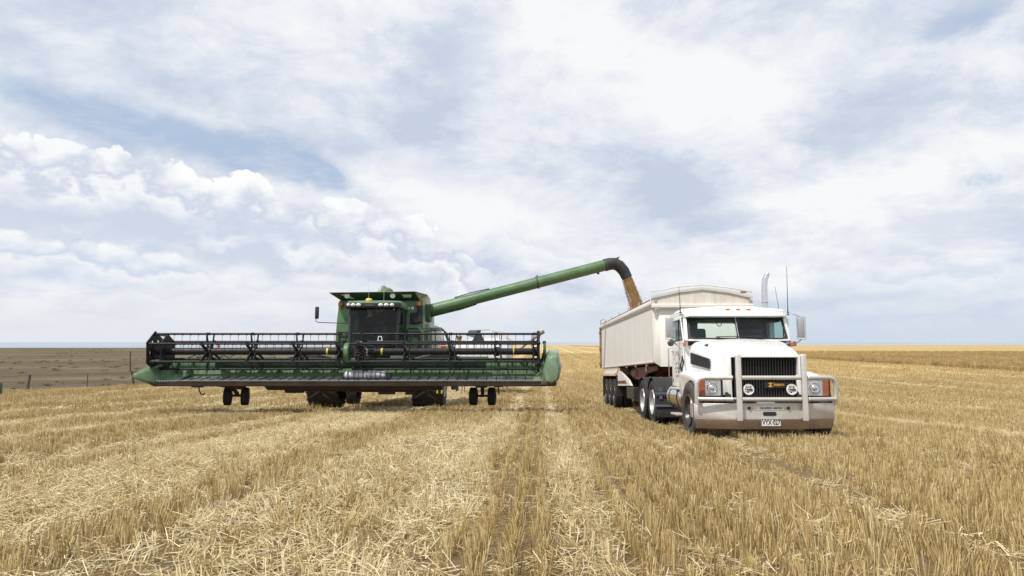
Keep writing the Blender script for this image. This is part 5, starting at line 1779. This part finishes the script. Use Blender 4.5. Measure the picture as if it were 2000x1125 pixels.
    m = MB().tube([(-4.52, -4.2, .88), (-4.50, -4.2, .74), (-4.45, -4.2, .64), (-4.38, -4.2, .61), (-4.34, -4.2, .65)], .02, 6).box((-4.55, -4.2, .86), (.3, .15, .06))
    B(m, 'lifting_hook', 'under_brown', H)
    m = MB().tube([(4.28, -4.2, .88), (4.28, -4.2, .62)], .018, 6).box((4.28, -4.2, .86), (.26, .15, .05))
    B(m, 'lifting_hook', 'under_brown', H)


build_header()


# ------------------------------------------------------------------ things further off
def build_field_bin():
    F = Frame(-1.5, 40, 0, 8)
    T = empty('field_bin', None, F.loc, F.rot)
    tag(T, 'white grain bin with open roof hatches and a grey auger, beyond the header', 'grain bin')
    w = 1.55
    oct_ = [(-w, 0), (-w + .25, -.25), (w - .25, -.25), (w, 0), (w, 2.6), (w - .25, 2.85), (-w + .25, 2.85), (-w, 2.6)]
    m = MB().loft([[(x, y, 1.25) for x, y in oct_], [(x, y, 2.72) for x, y in oct_]])
    body = m.build('hopper', 'bin_white', T, .03)
    MB().loft([[(x * 1.02, 1.3 + (y - 1.3) * 1.02, 2.72) for x, y in oct_], [(x * .45, 1.3 + (y - 1.3) * .45, 3.05) for x, y in oct_]]).build('roof', 'bin_white', T, .02)
    MB().loft([[(x, y, 1.25) for x, y in oct_], [(x * .4, 1.3 + (y - 1.3) * .4, .55) for x, y in oct_]]).build('cone', 'bin_white', T, .02)
    m = MB()
    for k in range(8):
        m.box((-1.3 + .37 * k, -.26, 2.0), (.03, .02, 1.4))
    m.build('rib', 'bin_grey', body)
    for s in (-1, 1):
        for y in (.2, 2.4): MB().box((s * 1.2, y, .66), (.06, .06, 1.40)).build('leg', 'rust_brown', T)
    MB().shell([[(-.42, .8, 3.05), (-.20, .8, 3.52)], [(-1.05, .9, 3.22), (-.88, .9, 3.50)]], (.02, .3, .02)).build('hatch_lid', 'seat_grey', T)
    MB().shell([[(.28, .8, 3.05), (.42, .8, 3.55)], [(1.12, .9, 3.10), (1.16, .9, 3.42)]], (-.02, .2, .03)).build('hatch_lid', 'bin_white', T)
    MB().loft([[(-.66, .2, 2.92), (.0, .2, 2.92), (.0, .5, 2.92), (-.66, .5, 2.92)], [(-.36, .3, 3.50), (-.28, .3, 3.50), (-.28, .4, 3.50), (-.36, .4, 3.50)]]).build('peak', 'ink', T)
    MB().tube([(-.30, .4, 3.50), (.30, .5, 3.53)], .025, 6).build('hatch_rod', 'bin_grey', T)
    MB().tube([(1.18, .6, 3.12), (1.75, .4, 2.78)], .05, 6).build('brace', 'bin_grey', T)
    m = MB().tube([(1.45, -.4, 2.15), (2.35, -.4, 2.80), (2.85, -.4, 3.22), (3.08, -.4, 3.40)], [.06, .075, .14, .15], 12)
    au = m.build('auger', 'bin_grey', T)
    MB().tube([(3.02, -.4, 3.36), (3.18, -.4, 3.46)], .17, 12).build('mouth', 'bin_grey', au)
    MB().box((1.35, -.4, 2.2), (.3, .2, .35)).build('auger_motor', 'bin_grey', au)


build_field_bin()


def build_fence():
    spots = [(-31.6, 45.2), (-30.7, 47.2), (-28.9, 50.6), (-27.2, 53.5), (-25.9, 58.5), (-24.7, 65)]
    hs = [1.1, 1.12, 1.08, 1.12, 1.1, 1.1]
    sp0 = Vector((-30.7, 47.2, float(ground_z(-30.7, 47.2))))
    T = empty('wire_fence', None, sp0)
    tag(T, 'old post and wire fence along the edge of the brown paddock', 'fence')
    rnd = random.Random(5)
    tops = []
    for k, ((x, y), h_) in enumerate(zip(spots, hs)):
        z = float(ground_z(x, y))
        base = Vector((x, y, z)) - sp0
        steel = k in (0, 2)
        lean = Vector((rnd.uniform(-.04, .08), 0, 0)) if steel else Vector((.10 if k == 1 else -.10, 0, 0))
        r = .035 if steel else .085
        m = MB()
        pts = [base + lean * u + Vector((rnd.uniform(-1, 1) * r * .25, 0, h_ * u - .05)) for u in (0, .35, .7, 1)]
        m.tube(pts, [r * 1.1, r, r * .9, r * .75], 7)
        m.build('post', 'wood_post', T)
        tops.append((base, lean, h_))
    for u in (.92, .62, .35):
        m = MB()
        for (a, la, ha), (b, lb, hb) in zip(tops, tops[1:]):
            p, q = a + la * u + Vector((0, 0, ha * u)), b + lb * u + Vector((0, 0, hb * u))
            m.tube([p, (p + q) / 2 - Vector((0, 0, .04)), q], .009, 4)
        m.build('wire', 'wire', T)


build_fence()


def build_green_tank():
    y = 41.0
    x = -28.66
    z = float(ground_z(x, y))
    T = empty('green_tank', None, (x, y, z))
    tag(T, 'dark green steel tank cut off by the edge of the photo beside the fence', 'tank')
    m = MB().box((0, 0, .42), (.62, .9, .64)).build('body', 'green_dark', T, .03, 2)
    MB().box((0, 0, .755), (.56, .8, .03)).build('lid', 'green_dark', T, .01)
    for s in (-1, 1): MB().box((s * .25, 0, .04), (.06, .9, .12)).build('skid', 'black', T)


build_green_tank()
